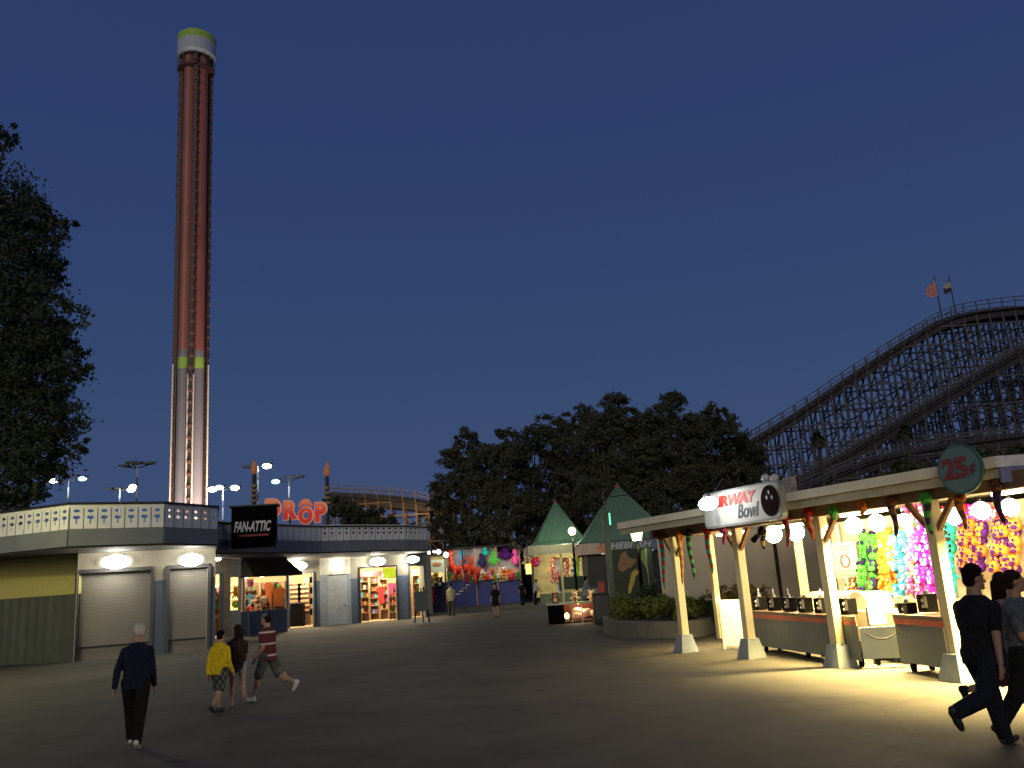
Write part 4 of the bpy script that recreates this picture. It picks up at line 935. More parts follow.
for s in (-1,1): MB().tube(SP(s*.3*Wd,Hh/2),SP(s*.3*Wd,Hh/2+.25)-fn*.2,.015,.015,6).build('bracket',METAL,bsn)
for k,px in enumerate((765.5,774.5)):
    q=onF(px,478,.1); t=thing('sign_globe',q,'unlit white globe lamp on top of the bowling sign, '+('left of the pair','right of the pair')[k],'lamp'); MB().ell(q,.075,12,8).build('globe',mat('unlit_globe',(.5,.5,.5),.3,var=0),t,smooth=True); MB().tube(q-Vector((0,0,.2)),q-Vector((0,0,.07)),.02,.02,6).build('stem',METAL,t)
q=onF(711,503.5,.55); t=thing('sign_spotlight',q,'glaring white spotlight covering the left part of the bowling sign','spotlight')
sd=Vector((ux.x,ux.y,0))
MB().box(q-fn*.04,(.26,.1,.14),math.atan2(ux.y,ux.x)).build('housing',METAL,t,bevel=.02)
MB().ell(q+fn*.06,(.27,.09,.12),14,8,rot=Matrix.Rotation(math.atan2(ux.y,ux.x),3,'Z')).build('lens',mat('spot_lens',(1,1,1),.4,var=0,emit=40,ecol=(1,1,.95)),t,smooth=True)
MB().tube(q+Vector((0,0,.08)),SP(-.42*Wd,Hh/2+.03,-.02),.018,.018,6).build('arm',METAL,t); light('lamp_light',q+fn*.35+Vector((0,0,0)),7,(1,.98,.9),.1,t)
light('lamp_light',q-fn*.25+Vector((0,0,.1)),5,(1,.98,.9),.1,t)
q=onF(790,487,-.3); t=thing('small_roof_sign',q,'small pale picture panel standing on the canopy right of the bowling sign','sign'); MB().box(q,(.3,.03,.34),math.atan2(ux.y,ux.x)).build('panel',mat('pale_pinkish',(.45,.38,.33),.7,var=.4,scale=12),t); MB().box(q-Vector((0,0,.25)),(.04,.03,.2)).build('leg',METAL,t)
# ---- 25c sign
q=onF(959.5,469,.12); t=thing('price_sign',q,'round teal sign reading 25¢ in red on the canopy edge','sign'); fd=-fdir if (-fdir).x>0 else fdir
fd=fdir if fdir.x>0 else -fdir
def disc(c,r1,r2,th,o): return MB().ext([c+fn*o+fd*(r1*math.cos(a))+Vector((0,0,r2*math.sin(a))) for a in np.linspace(0,2*math.pi,36,endpoint=False)],-fn*th)
rw_=.335; rh_=.325
disc(q,rw_,rh_,.04,0).build('rim',mat('teal_rim',(.05,.13,.12),.6),t); disc(q,rw_*.9,rh_*.9,.02,.012).build('face',mat('teal_face',(.11,.2,.21),.6,var=.08),t)
text('25',.36,q+fn*.02-fd*.05,fd,(0,0,1),mat('sign_dark_red',(.2,.03,.03),.6,var=0),'lettering',t,width=.38,bold=.015,ext=.006)
text('¢',.2,q+fn*.02+fd*.21,fd,(0,0,1),MATS['sign_dark_red'],'lettering',t,ext=.006)
# ---- planter with shrubs
pl=thing('shrub_planter',(3.6,26,0),'low curved concrete planter wall left of the stall','planter')
base=[G(px,py) for px,py in ((604,629),(606,634.5),(625,637.5),(660,638.5),(700,637),(716,632))]; base=[Vector((p.x,p.y,0)) for p in base]
sm=[]
for a,b_ in zip(base,base[1:]):
    for k in range(3): sm.append(a.lerp(b_,k/3))
sm=[Vector((p[0],p[1],0)) for p in smoothprof([(p.x,p.y) for p in base],7)]; cen=Vector((4.6,28.5,0)); inn=[p.lerp(cen,.08) for p in sm]
mb=MB()
for i in range(len(sm)-1): mb.prism([sm[i],sm[i+1],inn[i+1],inn[i]],0,.42)
mb.build('kerb_wall',CONC,pl)
MB().prism(inn+[Vector((6.5,30,0)),Vector((3.2,31,0))],0,.36).build('soil',mat('soil',(.05,.04,.03),.9),pl)
def shrub(px,py,D,rx,rz,lab,n=6000,m=BUSH,size=.05):
    q=at(px,py,D); lo=[]
    for j in range(12): lo.append((q.x+random.uniform(-1,1)*rx*.8,q.y+random.uniform(-.5,.5)*rx*.6,.4+rz*random.uniform(.25,.62),rz*.45))
    t=thing('shrub',(q.x,q.y,.36),lab,'shrub','shrubs in the concrete planter')
    mb=MB(); 
    for l in lo: mb.tube((q.x,q.y,.36),(l[0],l[1],l[2]),.03,.01,5)
    mb.build('stem',BARK,t); leaves(lo,n,size,.8).build('foliage',m,t)
shrub(640,605,27.2,.95,.72,'largest clipped yellow green shrub at the left of the planter',9000); shrub(670,607,25.8,.75,.62,'low green shrub right behind the leftmost canopy post',7000); shrub(700,609,24.6,.7,.58,'shrub at the right end of the planter by the white board',6000); shrub(655,596,29,.6,1.0,'taller loose shrub behind the clipped ones by the street lamp',4000,LEAF2); shrub(742,600,23.5,.7,.95,'brownish shrub seen between the slim post and the bowling sign post',4000,mat('brown_foliage',(.13,.10,.03),.8,var=.4,scale=3))
# ================================================================== middle ground
def post_lamp(px,pyt,D,lab,kind,pyb=None,power=120,col=(1,.93,.45),em=12):
    p=at(px,pyt,D); t=thing('street_lamp',(p.x,p.y,0),lab,'street lamp')
    MB().tube((p.x,p.y,0),(p.x,p.y,p.z-.15),.07,.05,10).build('pole',BLACK,t)
    MB().loft([(p.x,p.y,0,.14,.14),(p.x,p.y,.3,.12,.12),(p.x,p.y,.35,.07,.07)],12).build('base',METAL,t)
    L_=mat('lamp_glow_%s'%kind,(1,1,1),.4,var=0,emit=em,ecol=col)
    if kind=='lantern':
        MB().loft([(p.x,p.y,p.z-.24,.15,.15),(p.x,p.y,p.z+.16,.25,.25)],10).build('lantern_glass',L_,t)
        MB().loft([(p.x,p.y,p.z+.165,.27,.27),(p.x,p.y,p.z+.22,.16,.16),(p.x,p.y,p.z+.28,.04,.04)],10).build('lantern_cap',METAL,t)
    else:
        MB().ell((p.x,p.y,p.z),.21*D/45,14,10).build('globe',L_,t,smooth=True)
    light('lamp_light',(p.x,p.y-.1,p.z-.45),power,col,.15,t); return t
post_lamp(572,531,46,'round globe street lamp on a dark post between the two green roofs','globe',power=150,col=(1,.92,.5),em=2.2)
post_lamp(636.5,533.5,30,'lantern headed street lamp glowing yellow green above the shrub planter','lantern',power=40,col=(1,1,.42),em=1.9)
# pavilions
def pavilion(px,D,hw,ye,yb,ya,sk,lab,rz=0,col=GREENR):
    c=at(px,590,D); x,y=c.x,c.y; ze=at(px,ye,D-hw).z; zb=at(px,yb,D).z; za=at(px,ya,D).z
    t=thing('green_roof_pavilion',(x,y,0),lab,'pavilion')
    M=Matrix.Rotation(rz,3,'Z')
    def sq(s,z): return [Vector((x,y,z))+M@Vector(p) for p in ((-s,-s,0),(s,-s,0),(s,s,0),(-s,s,0))]
    def roofp(s0,z0,s1,z1,name):
        mb=MB(); a,b_=sq(s0,z0),sq(s1,z1)
        mb.add(a+b_,[(i,(i+1)%4,4+(i+1)%4,4+i) for i in range(4)]); mb.add(a,[(0,1,2,3)])
        o=mb.build(name,col,t); se=MB(); N=7
        for i in range(4):
            for k in range(1,N):
                u=k/N; p0=a[i].lerp(a[(i+1)%4],u); p1=b_[i].lerp(b_[(i+1)%4],u); se.beam(p0,p1,.05,.05)
            se.beam(a[i],b_[i],.09,.09)
        if s1<.5: se.build('standing_seam',col,o)
    roofp(hw,ze,sk,zb,'roof_skirt'); roofp(sk,zb+.005,.08,za,'roof_spire')
    MB().ell((x,y,za+.1),.14,8,6).build('finial',mat('red_finial',(.35,.08,.05),.6),t)
    MB().tube((x,y,za),(x,y,za+.3),.03,.03,6).build('finial_rod',METAL,t)
    fa=MB(); a=sq(hw-.05,0)
    for i in range(4): fa.beam((a[i].x,a[i].y,ze-.35),(a[(i+1)%4].x,a[(i+1)%4].y,ze-.35),.08,.62)
    fa.build('fascia',mat('tan_fascia',(.42,.32,.24),.7),t)
    return t,x,y,ze,sq
pt,px_,py_,pze,sq=pavilion(562,66,2.55,544,541,503,1.75,'smaller green roofed pavilion with lit hanging prizes, left of the other green roof',rz=.06)
for i,(sx_,sy_) in enumerate(((-1,-1),(1,-1),(1,1),(-1,1),(.0,-1))):
    MB().box((px_+sx_*2.1,py_+sy_*2.1,(pze-.6)/2),(.16,.16,pze-.6)).build('post',METAL if i!=4 else POSTC,pt)
MB().box((px_+.3,py_-1.9,.35),(4.0,.3,.7)).build('kerb',mat('green_grey_kerb',(.2,.24,.15),.9),pt)
MB().box((px_+.9,py_-1.6,1.35),(2.3,.4,.9)).build('counter',mat('dark_green_counter',(.03,.05,.03),.7),pt)
MB().box((px_,py_+1.9,2.0),(4.2,.1,3.2)).build('back_wall',mat('cream_back_wall',(.45,.38,.2),.8,var=.35,scale=1.5),pt)
MB().box((px_-.2,py_-1.4,1.6),(.5,.1,2.9)).build('white_column',mat('white_column',(.7,.7,.66),.7),pt)
light('lamp_light',(px_+.6,py_-.3,3.2),210,(1,.93,.55),.2,pt); light('lamp_light',(px_-1.3,py_-1.2,2.9),90,(1,.8,.5),.2,pt); light('lamp_light',(px_,py_-4.5,5.2),200,(.75,1,.6),.3,pt)
def hang(px,py,D,kind,c1,c2,h,lab,grp): return place_plush(kind,c1,c2,h,at(px,py,D),lab,grp,rz=random.uniform(-.4,.4))
rows=0
for k,(px,c1,c2) in enumerate(((558,'red','white'),(562,'orange','white'),(567,'red','white'),(573,'white','black'),(577,'green','yellow'),(553,'red','white'))):
    for j in range(5):
        hang(px+random.uniform(-.8,.8),560+j*5.2,65-.15*j,'bear' if j%2 else 'ball',c1,c2,.5,'%s plush %s hanging %s in the %s string of the smaller pavilion'%(c1,'bear' if j%2 else 'ball',('topmost','second down','third down','fourth down','lowest')[j],('second','third','fourth','fifth','rightmost','leftmost')[k]),'plush strings inside the smaller green pavilion')
hang(535.5,562,63.5,'ball','red','pink',.95,'big red plush ball hanging from the smaller green pavilion eave','plush hung from the pavilion eave'); hang(527,562,63.6,'bear','cream','brown',.9,'cream plush bear hanging at the left of the pavilion eave','plush hung from the pavilion eave'); hang(531,558,63.8,'ball','blue','white',.6,'blue plush ball at the left of the pavilion eave','plush hung from the pavilion eave')
q=at(528.5,569,63.4); t=thing('lantern_box',q,'glowing yellow green box lantern under the left of the smaller green pavilion','lantern'); MB().box(q,(.42,.42,.75)).build('shade',mat('lantern_shade',(.8,.8,.3),.6,var=0,emit=.9,ecol=(.95,.85,.25)),t,bevel=.03); MB().tube(q+Vector((0,0,.37)),q+Vector((0,0,1.0)),.02).build('cord',METAL,t)
pt2,x2,y2,ze2,sq2=pavilion(627,52,2.75,540,531,487,2.1,'larger green roofed pavilion with a lettered sign band, right of the other green roof',rz=.0)
DW=mat('dark_pavilion_wall',(.03,.03,.035),.8)
MB().box((x2+.1,y2-2.35,ze2/2-.3),(4.9,.12,ze2-.62)).build('front_wall',DW,pt2)
MB().box((x2-2.3,y2,ze2/2-.3),(.12,4.6,ze2-.62)).build('side_wall',DW,pt2)
MB().box((x2,y2-2.75,ze2-.35),(5.4,.06,.62)).build('sign_band',mat('dusty_blue_band',(.12,.15,.2),.7),pt2)
MB().box((x2-2.15,y2-2.79,ze2-.35),(1.1,.03,.62)).build('blank_band',mat('pinkish_band',(.36,.28,.25),.7),pt2)
q=Vector((x2-1.35,y2-2.8,ze2-.35)); mb=MB(); mb.ext([q+Vector(p) for p in ((-.5,0,-.02),(-.2,0,.12),(.1,0,.36),(.35,0,.3),(.2,0,.02),(.3,0,-.25),(-.05,0,-.38),(-.25,0,-.15))],(0,-.03,0)); mb.build('flame_emblem',mat('flame_emblem',(.45,.16,.05),.6),pt2)
text('THEBI  SH',.5,(x2-.1,y2-2.81,ze2-.3),(1,0,0),(0,0,1),mat('grey_lettering',(.55,.55,.58),.6,var=0),'lettering',pt2,shear=.3,width=2.6)
MB().box((x2-.1,y2-2.8,ze2-.66),(2.9,.06,.07)).build('lit_trim',mat('lit_trim',(.7,.7,.7),.5,var=0,emit=.5,ecol=(.9,.95,.85)),pt2)
# painted panel: loose swirls of tan and yellow
pn=thing('painted_panel',at(634,575,49),'dark painted panel with tan and yellow swirls behind the lantern street lamp','painted panel')
q=at(634,575,49); MB().box(q,(2.3,.06,2.9)).build('panel',mat('dark_green_panel',(.03,.04,.025),.8),pn)
def blob(c,rx,rz_,name,m,a=0,off=.04,n=14,wob=.25):
    mb=MB(); P=[]
    for k in range(n):
        t=2*math.pi*k/n; r=1+random.uniform(-wob,wob); u,v=rx*r*math.cos(t),rz_*r*math.sin(t); P.append(c+Vector((u*math.cos(a)-v*math.sin(a),-off,u*math.sin(a)+v*math.cos(a))))
    mb.ext(P,(0,-.01,0)); return mb.build(name,m,pn)
PT1,PT2,PT3=mat('mural_tan',(.22,.13,.07),.8),mat('mural_yellow',(.42,.30,.06),.8),mat('mural_green',(.22,.32,.10),.8)
blob(q+Vector((-.35,0,.6)),.55,.28,'tan_shape',PT1,.4); blob(q+Vector((-.5,0,.95)),.25,.4,'tan_shape',PT1,-.3,.06); blob(q+Vector((-.15,0,-.3)),.13,.7,'yellow_swirl',PT2,-.35,.05); blob(q+Vector((.1,0,.1)),.28,.12,'yellow_swirl',PT2,.3,.06); blob(q+Vector((.75,0,.85)),.24,.5,'green_shape',PT3,.1,.05); blob(q+Vector((.95,0,-.1)),.12,.4,'tan_shape',PT1,.5,.05)
# tall posts and wire frame
for px,pyt,pyb,D,r,lab in ((610.5,512,602,31,.105,'thick dark gate post with a thin green neon strip'),(651,548,606,30,.1,'green painted post left of the grey rendered wall')):
    p=at(px,575,D); tz=at(px,pyt,D).z; t=thing('gate_post',(p.x,p.y,0),lab,'post'); MB().box((p.x,p.y,tz/2),(r*2,r*2,tz)).build('shaft',mat('dark_green_post',(.03,.05,.04),.6),t,bevel=.01)
    if D==31: MB().box((p.x+.14,p.y-.14,tz-.25),(.05,.04,.42)).build('neon_strip',mat('green_neon',(.1,.8,.5),.5,var=0,emit=1.3,ecol=(.15,1,.55)),t); MB().tube((p.x,p.y,tz),(p.x,p.y,tz+.75),.025).build('rod',METAL,t)
a=at(610,497,31); b_=at(664,490,33); c=at(664,512,33); t=thing('cable_frame',a,'thin cable frame strung above the canopy roof behind the gate post','cable')
MB().path([a,b_,(c.x,c.y,0)],.018).build('cable',METAL,t)
# red serving cart, dark cabinet by post
for px,py,D,sz,m_,lab in ((602,591,36,(.25,.3,.7),(.35,.03,.03),'red drinks cooler left of the dark gate post'),(592,592,37,(.8,.4,.3),(.2,.18,.2),'grey worktop box beside the red cooler')):
    q=at(px,py,D); t=thing('cooler_box' if 'red' in lab else 'worktop_box',(q.x,q.y,0),lab,'box'); MB().box((q.x,q.y,q.z),sz).build('case',mat('box_%d'%px,m_,.5),t,bevel=.03); MB().box((q.x,q.y,q.z+sz[2]/2+.02),(sz[0]+.04,sz[1]+.04,.04)).build('lid',METAL,t)
    mb=MB(); h=q.z-sz[2]/2
    for s in (-1,1): MB().box((q.x+s*sz[0]*.4,q.y,h/2),(.05,.2,h)).build('leg',METAL,t)
q=G(606,634); q=at(599,612,32.5); t=thing('dark_cabinet',(q.x,q.y,0),'dark square cabinet between the lit table and the planter','cabinet'); MB().box((q.x+.1,q.y,.55),(.6,.5,1.1)).build('body',DARK,t,bevel=.02); MB().box((q.x+.1,q.y-.26,.6),(.5,.02,.8)).build('door',mat('cabinet_door',(.04,.04,.045),.6),t)
# lit table
tA,tB=G(549,624),G(598,624); D_=34.5; a=at(549,620,D_); b_=at(600,620,D_); zt=at(575,603,D_).z
lt=thing('lit_display_table',((a.x+b_.x)/2,D_,0),'low dark display table glowing inside, in the middle of the plaza','table')
xw=b_.x-a.x
MB().box(((a.x+b_.x)/2,D_+.35,zt),(xw+.15,1.0,.06)).build('table_top',mat('green_cream_top',(.35,.4,.25),.5,var=.3,scale=2),lt)
MB().box((a.x+.3,D_+.3,zt/2),(.62,.8,zt-.06)).build('side_cupboard',BLACK,lt)
MB().box(((a.x+b_.x)/2,D_+.8,zt/2),(xw,.04,zt-.06)).build('back_panel',mat('dark_red_panel',(.12,.02,.015),.7),lt)
MB().box(((a.x+b_.x)/2+.3,D_+.35,.08),(xw-.6,.9,.05)).build('bottom_shelf',mat('shelf_brown',(.2,.1,.05),.7),lt)
for u in (.46,.66,.98): 
    MB().box((a.x+xw*u,D_-.1,zt/2),(.045,.045,zt)).build('leg',mat('pale_leg',(.5,.38,.3),.6),lt)
light('lamp_light',(a.x+xw*.62,D_+.15,zt-.15),34,(1,.68,.3),.08,lt); light('lamp_light',(a.x+xw*.7,D_-.2,zt+.5),9,(1,.8,.4),.1,lt)
q=Vector((a.x+xw*.76,D_+.3,.32)); t=thing('plush_heap',(q.x,q.y,.1),'pale pink heap of plush under the lit table','plush toy'); mb=MB()
for k in range(9): mb.ell(q+Vector((random.uniform(-.42,.42),random.uniform(-.15,.1),random.uniform(-.12,.1))),(.2,.16,.15),10,7)
mb.build('plush_pile',fuzz('plush_blush',(.75,.5,.42)),t,smooth=True)
q=Vector((a.x+xw*.36,D_+.1,.27)); t=thing('table_lamp',(q.x,q.y,.1),'small glowing yellow lamp on the lower shelf of the lit table','lamp'); MB().ell(q,(.1,.1,.13),10,8).build('bulb',mat('amber_bulb',(1,1,1),.4,var=0,emit=4,ecol=(1,.7,.2)),t,smooth=True); MB().tube(q-Vector((0,0,.17)),q-Vector((0,0,.08)),.05).build('base',METAL,t)
for px,py,c1,c2,lab in ((555,598.5,'brown','cream','small brown plush bear sitting at the left end of the lit table'),(575,599.5,'cream','brown','small cream plush bear sitting in the middle of the lit table'),(592,598,'cream','orange','larger cream plush bear sitting at the right end of the lit table')):
    q=at(px,py,D_+.3); q.z=zt+.2; place_plush('bear',c1,c2,.45,q,lab,'plush bears on the lit table',0)
# backdrop booth with big inflatable plush
bt=thing('prize_booth',(-5,75,0),'long prize booth with a white backdrop and blue tarpaulin front','stall')
DB=75; a=at(443,590,DB); b_=at(522,590,DB); zt=at(500,547,DB).z; zm=at(482,579,DB).z
MB().wall((a.x,DB),(b_.x,DB),zm,zt,.1).build('white_backdrop',mat('white_backdrop',(.6,.58,.6),.8,var=.15,scale=1),bt)
MB().wall((a.x,DB-.8),(b_.x,DB-.8),0,zm,.1).build('blue_tarpaulin',mat('blue_tarpaulin',(.02,.045,.28),.5,var=.35,scale=1.2,bump=.3),bt)
MB().wall((a.x-.2,DB-1.1),(b_.x+.1,DB-1.1),zt+.02,zt+.14,2).build('roof',DARK,bt)
for px in (444,477,498,521): q=at(px,580,DB); MB().box((q.x,DB-1.0,zt/2),(.12,.12,zt)).build('post',mat('pink_post',(.4,.25,.22),.7),bt)
for px,e in ((455,45),(480,45),(507,50)): q=at(px,557,DB-2.2); light('lamp_light',q,e,(1,.85,.66),.25,bt)
mb=MB(); 
q0=at(461,593,DB-.95); 
for k in range(6): q=at(458+3.2*k,594-3*k,DB-.84); mb.box(q,(.35,.02,.13))
mb.build('white_dash',mat('white_dash',(.6,.6,.6),.7),bt)
dg=thing('dragon_plush',at(463,572,DB-1.4),'big red and orange plush dragon lying along the booth front','plush toy')
RD=fuzz('plush_dragonred',(.55,.06,.03)); mb=MB(); PTS=[(450,554,.18),(451,561,.2),(452,568,.3),(458,570,.36),(464,569,.4),(470,567,.36),(474,571,.3),(477,575,.22),(480,568,.1)]
for (xa,ya,ra),(xb,yb,rb_) in zip(PTS,PTS[1:]): mb.cap(at(xa,ya,DB-1.4),at(xb,yb,DB-1.4),ra,rb_,10)
mb.ell(at(449.8,552.5,DB-1.6),(.28,.35,.24)); mb.build('body',RD,dg,smooth=True); mb=MB()
for px,py in ((455,574),(462,575),(469,574),(475,579)): mb.cap(at(px,py-3,DB-1.7),at(px+.5,py+4,DB-1.8),.15,.1,8)
mb.build('leg',RD,dg,smooth=True); mb=MB()
for px,py in ((462,562),(467,560),(472,562)): mb.cap(at(px,py,DB-1.4),at(px+2,py-6,DB-1.4),.15,.04,8)
mb.build('wing',RD,dg,smooth=True)
for px,py,rx,rz_,c,lab in ((462.5,558,.42,.9,'blue','big blue plush hanging above the dragon'),(482,560,.42,.8,'navy','dark navy plush hanging on the booth backdrop'),(485,551,.35,.5,'teal','teal plush peeking over the booth top'),(494,558,.5,.9,'green','bright green plush hanging on the booth backdrop'),(505.5,553,.7,.7,'violet','dark violet plush star hung at the booth top'),(515.5,557,.48,.95,'pink','pink red plush hanging at the right of the booth'),(507,573,.75,.45,'orange','orange plush heap on the booth counter'),(490,577,.6,.35,'yellow','yellow plush heap on the booth counter left of the orange one'),(455,577,.4,.35,'yellow','small yellow plush under the dragon'),(499,571,.3,.5,'cream','cream plush figure beside the orange heap')):
    q=at(px,py,DB-.9); rx*=.72; rz_*=.8; t=thing('big_plush',q,lab,'plush toy'); mb=MB(); mb.ell(q+Vector((0,0,-rz_*.25)),(rx,rx*.7,rz_*.7)); mb.ell(q+Vector((0,0,rz_*.5)),(rx*.75,rx*.6,rz_*.45)); 
    mb.build('body',PC[c],t,smooth=True)
    for s in (-1,1): mb=MB(); mb.cap(q+Vector((s*rx*.6,-.1,0)),q+Vector((s*rx*1.15,-.2,-rz_*.4)),rx*.28,rx*.2,8); mb.build('arm',PC[c],t,smooth=True)
# stall right of gift shop with menu board and string bulbs
fs=thing('food_stall',(-7,62,0),'small dark blue food stall with a lit menu board right of the gift shop','stall'); D_=61
a=at(430,600,D_); b_=at(445,600,D_)
MB().box(((a.x+b_.x)/2,D_+.6,1.0),(b_.x-a.x+.3,1.0,2.0)).build('counter',mat('navy_counter',(.03,.03,.09),.7),fs)
q=at(437,566,D_-.1); MB().box(q,(1.05,.08,.85)).build('menu_board',mat('menu_board',(.6,.7,.5),.6,var=0,emit=.22,ecol=(.75,.85,.6)),fs)
MB().ell(q+Vector((0,-.06,.1)),(.34,.02,.16),12,6).build('food_picture',mat('food_picture',(.7,.3,.15),.6),fs)
mb=MB()
for s in (a.x-.1,b_.x+.1): mb.box((s,D_+.1,2),(.1,.1,4))
mb.build('post',METAL,fs); MB().box(((a.x+b_.x)/2,D_+.6,at(437,555,D_).z+.0),(b_.x-a.x+.6,1.6,.12)).build('roof',DARK,fs)
MB().wall((a.x-.1,D_+1.3),(b_.x+.1,D_+1.3),1.9,4,.08).build('back_wall',mat('dim_cream',(.5,.42,.25),.8),fs); light('lamp_light',at(435,574,D_+.4),70,(1,.85,.5),.15,fs)
for px,py,c1,c2,lab in ((431.5,581,'cream','brown','cream plush at the left of the food stall opening'),(436,578,'yellow','brown','yellow plush in the middle of the food stall opening'),(440,583,'black','white','black plush at the right of the food stall opening'),(431,597,'red','orange','small red plush on the food stall front')):
    hang(px,py,D_-.15,'bear',c1,c2,.75,lab,'plush around the food stall')
cords=MB(); sl=thing('string_lights',at(438,550,60),'string of small white bulbs right of the gift shop roof','string lights'); pts=[at(px,py,60) for px,py in ((426,548),(429,550.5),(434,549.5),(438.5,549.5),(446,552.5),(452,556),(462,549))]
MB().path(pts,.02,5).build('cord',METAL,sl)
for i,r in ((1,.1),(2,.08),(3,.15),(4,.17)): MB().ell(pts[i]-Vector((0,0,.15)),r,10,7).build('bulb',LAMPW,sl,smooth=True)
MB().tube((pts[-1].x,60,0),pts[-1],.05,.05,6).build('pole',METAL,sl)
# easel sign by the gift shop
q=G(422,622.5); q=Vector((q.x,q.y,0)); t=thing('easel_sign',q,'dark folding easel sign standing outside the last shop doorway','sign')
for s in (-1,1): MB().beam(q+Vector((s*.38,0,0)),q+Vector((s*.12,.1,1.75)),.06).build('leg',BLACK,t)
MB().beam(q+Vector((0,.6,0)),q+Vector((0,.12,1.7)),.06).build('leg',BLACK,t)
MB().box(q+Vector((0,.0,1.05)),(.62,.05,1.0)).build('board',mat('slate_board',(.05,.07,.09),.6),t)
# far buildings low on the horizon behind grove
for px,w_,h,lab in ((470,14,3.6,'low dark service building behind the left half of the grove'),(620,24,4.0,'long low dark building behind the two green roofs'),(760,20,4,'low dark building behind the stall')):
    q=at(px,585,96); t=thing('service_building',(q.x,q.y,0),lab,'building'); MB().box((q.x,q.y,h/2),(w_,4,h)).build('wall',mat('dark_building_wall',(.05,.05,.05),.9),t); MB().box((q.x,q.y,h+.1),(w_+.5,4.5,.2)).build('roof',DARK,t)
# understorey: low shrubs under the grove
for k,px in enumerate((440,470,500,530,560,590,625,660,695,730,765,795)):
    q=at(px,585,88-(k%3)*2); lo=[(q.x+random.uniform(-2,2),q.y+random.uniform(-1,1),random.uniform(1.5,4.6),1.5) for j in range(9)]
    t=thing('shrub',(q.x,q.y,0),'tall dark shrub filling the gap between trunks in the grove, '+('first','second','third','fourth','fifth','sixth','seventh','eighth','ninth','tenth','eleventh','twelfth')[k]+' from the left','shrub','tall dark shrubs under the grove'); leaves(lo,3200,.3).build('foliage',LEAF,t)
    mb=MB()
    for l in lo[:4]: mb.tube((q.x,q.y,0),(l[0],l[1],l[2]),.08,.03,5)
    mb.build('stem',BARK,t)
# ---- gift shop goods
gc=['red','orange','yellow','blue','white','black','pink','green','cream','purple','brown','teal']
def shelf_unit(px0,px1,D,zs,lab,n,grp):
    a,b_=V(px0,D),V(px1,D); t=thing('shelf_unit',(a+b_)/2,lab,'shelves','shelf units in the gift shop')
    top=zs[-1]+.35
    for c in (a,b_): MB().box((c.x,c.y,top/2),(.05,.35,top)).build('side_panel',mat('shelf_side',(.35,.25,.15),.6),t)
    MB().box(((a.x+b_.x)/2,D+.2,top/2),((b_-a).length,.03,top)).build('back_panel',mat('shelf_back',(.25,.14,.09),.7),t)
    for z in zs:
        MB().box(((a.x+b_.x)/2,D,z),((b_-a).length,.34,.03)).build('shelf',MATS['shelf_side'],t)
        for k in range(n):
            q=a.lerp(b_,(k+.5)/n); c=random.choice(gc); kind=random.random()
            it=thing('boxed_souvenir' if kind<.5 else 'souvenir_mug',(q.x,q.y-.04,z+.015),lab_item(c,z,zs,k,n,lab,kind),'souvenir',grp)
            h=random.uniform(.16,.3); w_=(b_-a).length/n*.7
            if kind<.5: MB().box((q.x,q.y-.04,z+.015+h/2),(w_,.14,h),bevel_dummy).build('box',SC[c],it) if False else MB().box((q.x,q.y-.04,z+.017+h/2),(w_,.14,h)).build('carton',SC[c],it)
            else: MB().tube((q.x,q.y-.04,z+.017),(q.x,q.y-.04,z+.017+h*.7),w_*.32,w_*.36,10).build('cup',SC[c],it)
def ordn(k): return ('first','second','third','fourth','fifth','sixth','seventh','eighth','ninth')[k]
def lab_item(c,z,zs,k,n,lab,kind): return '%s souvenir %s, %s on the %s shelf up of the %s'%(c,'carton' if kind<.5 else 'mug',ordn(k),ordn(zs.index(z)),lab.split(',')[0].replace('tall ',''))
SC={k:mat('goods_'+k,tuple(min(.8,x*1.0+.02) for x in PC_C[k]),.5,var=.1) for k in gc}
shelf_unit(361,369,52.6,[.5,.95,1.4,1.85,2.3],'brown shelves, left inside the wide shop doorway',3,'souvenirs on the gift shop shelves')
shelf_unit(370,379,54.2,[.4,.85,1.3,1.75,2.2,2.6],'tall shelves, left of centre inside the wide doorway',4,'souvenirs on the gift shop shelves')
shelf_unit(380,388,53.6,[.6,1.05,1.5,1.95,2.4],'orange shelves, right of centre inside the wide doorway',3,'souvenirs on the gift shop shelves')
shelf_unit(389,396,52.8,[.4,.85,1.3,1.75],'low shelves, right inside the wide doorway',3,'souvenirs on the gift shop shelves')
shelf_unit(413,420,54.8,[.5,1.0,1.5,2.0,2.5],'narrow shelves, inside the last doorway',3,'souvenirs on the gift shop shelves')
shelf_unit(246,258,46.2,[1.3,1.75,2.2],'display shelves, left in the shop window',5,'souvenirs in the shop window')
shelf_unit(262,272,46.4,[1.3,1.75,2.2],'display shelves, middle of the shop window',4,'souvenirs in the shop window')
shelf_unit(275,285,46.8,[1.3,1.75,2.2],'display shelves, right in the shop window',4,'souvenirs in the shop window')
shelf_unit(215.5,222,45.5,[.9,1.35,1.8,2.2],'cream shelves, inside the narrow doorway',3,'souvenirs on the gift shop shelves')
dk=mat('dark_rack',(.05,.03,.02),.6)
for px,w_,h,lab in ((296,.75,2.45,'dark brown hat rack, left inside the cream doorway'),(302,.45,2.45,'narrow dark hat rack, middle of the cream doorway'),(307.5,.3,2.8,'tall thin dark rack, right inside the cream doorway')):
    q=V(px,52.5); t=thing('hat_rack',q,lab,'rack','hat racks in the gift shop'); MB().box((q.x,q.y,h/2),(w_,.3,h)).build('frame',dk,t)
    for k in range(6): MB().box((q.x,q.y-.18,.9+k*.27),(w_*.85,.08,.12)).build('hat_row',mat('hat_tan',(.3,.18,.1),.8),t)
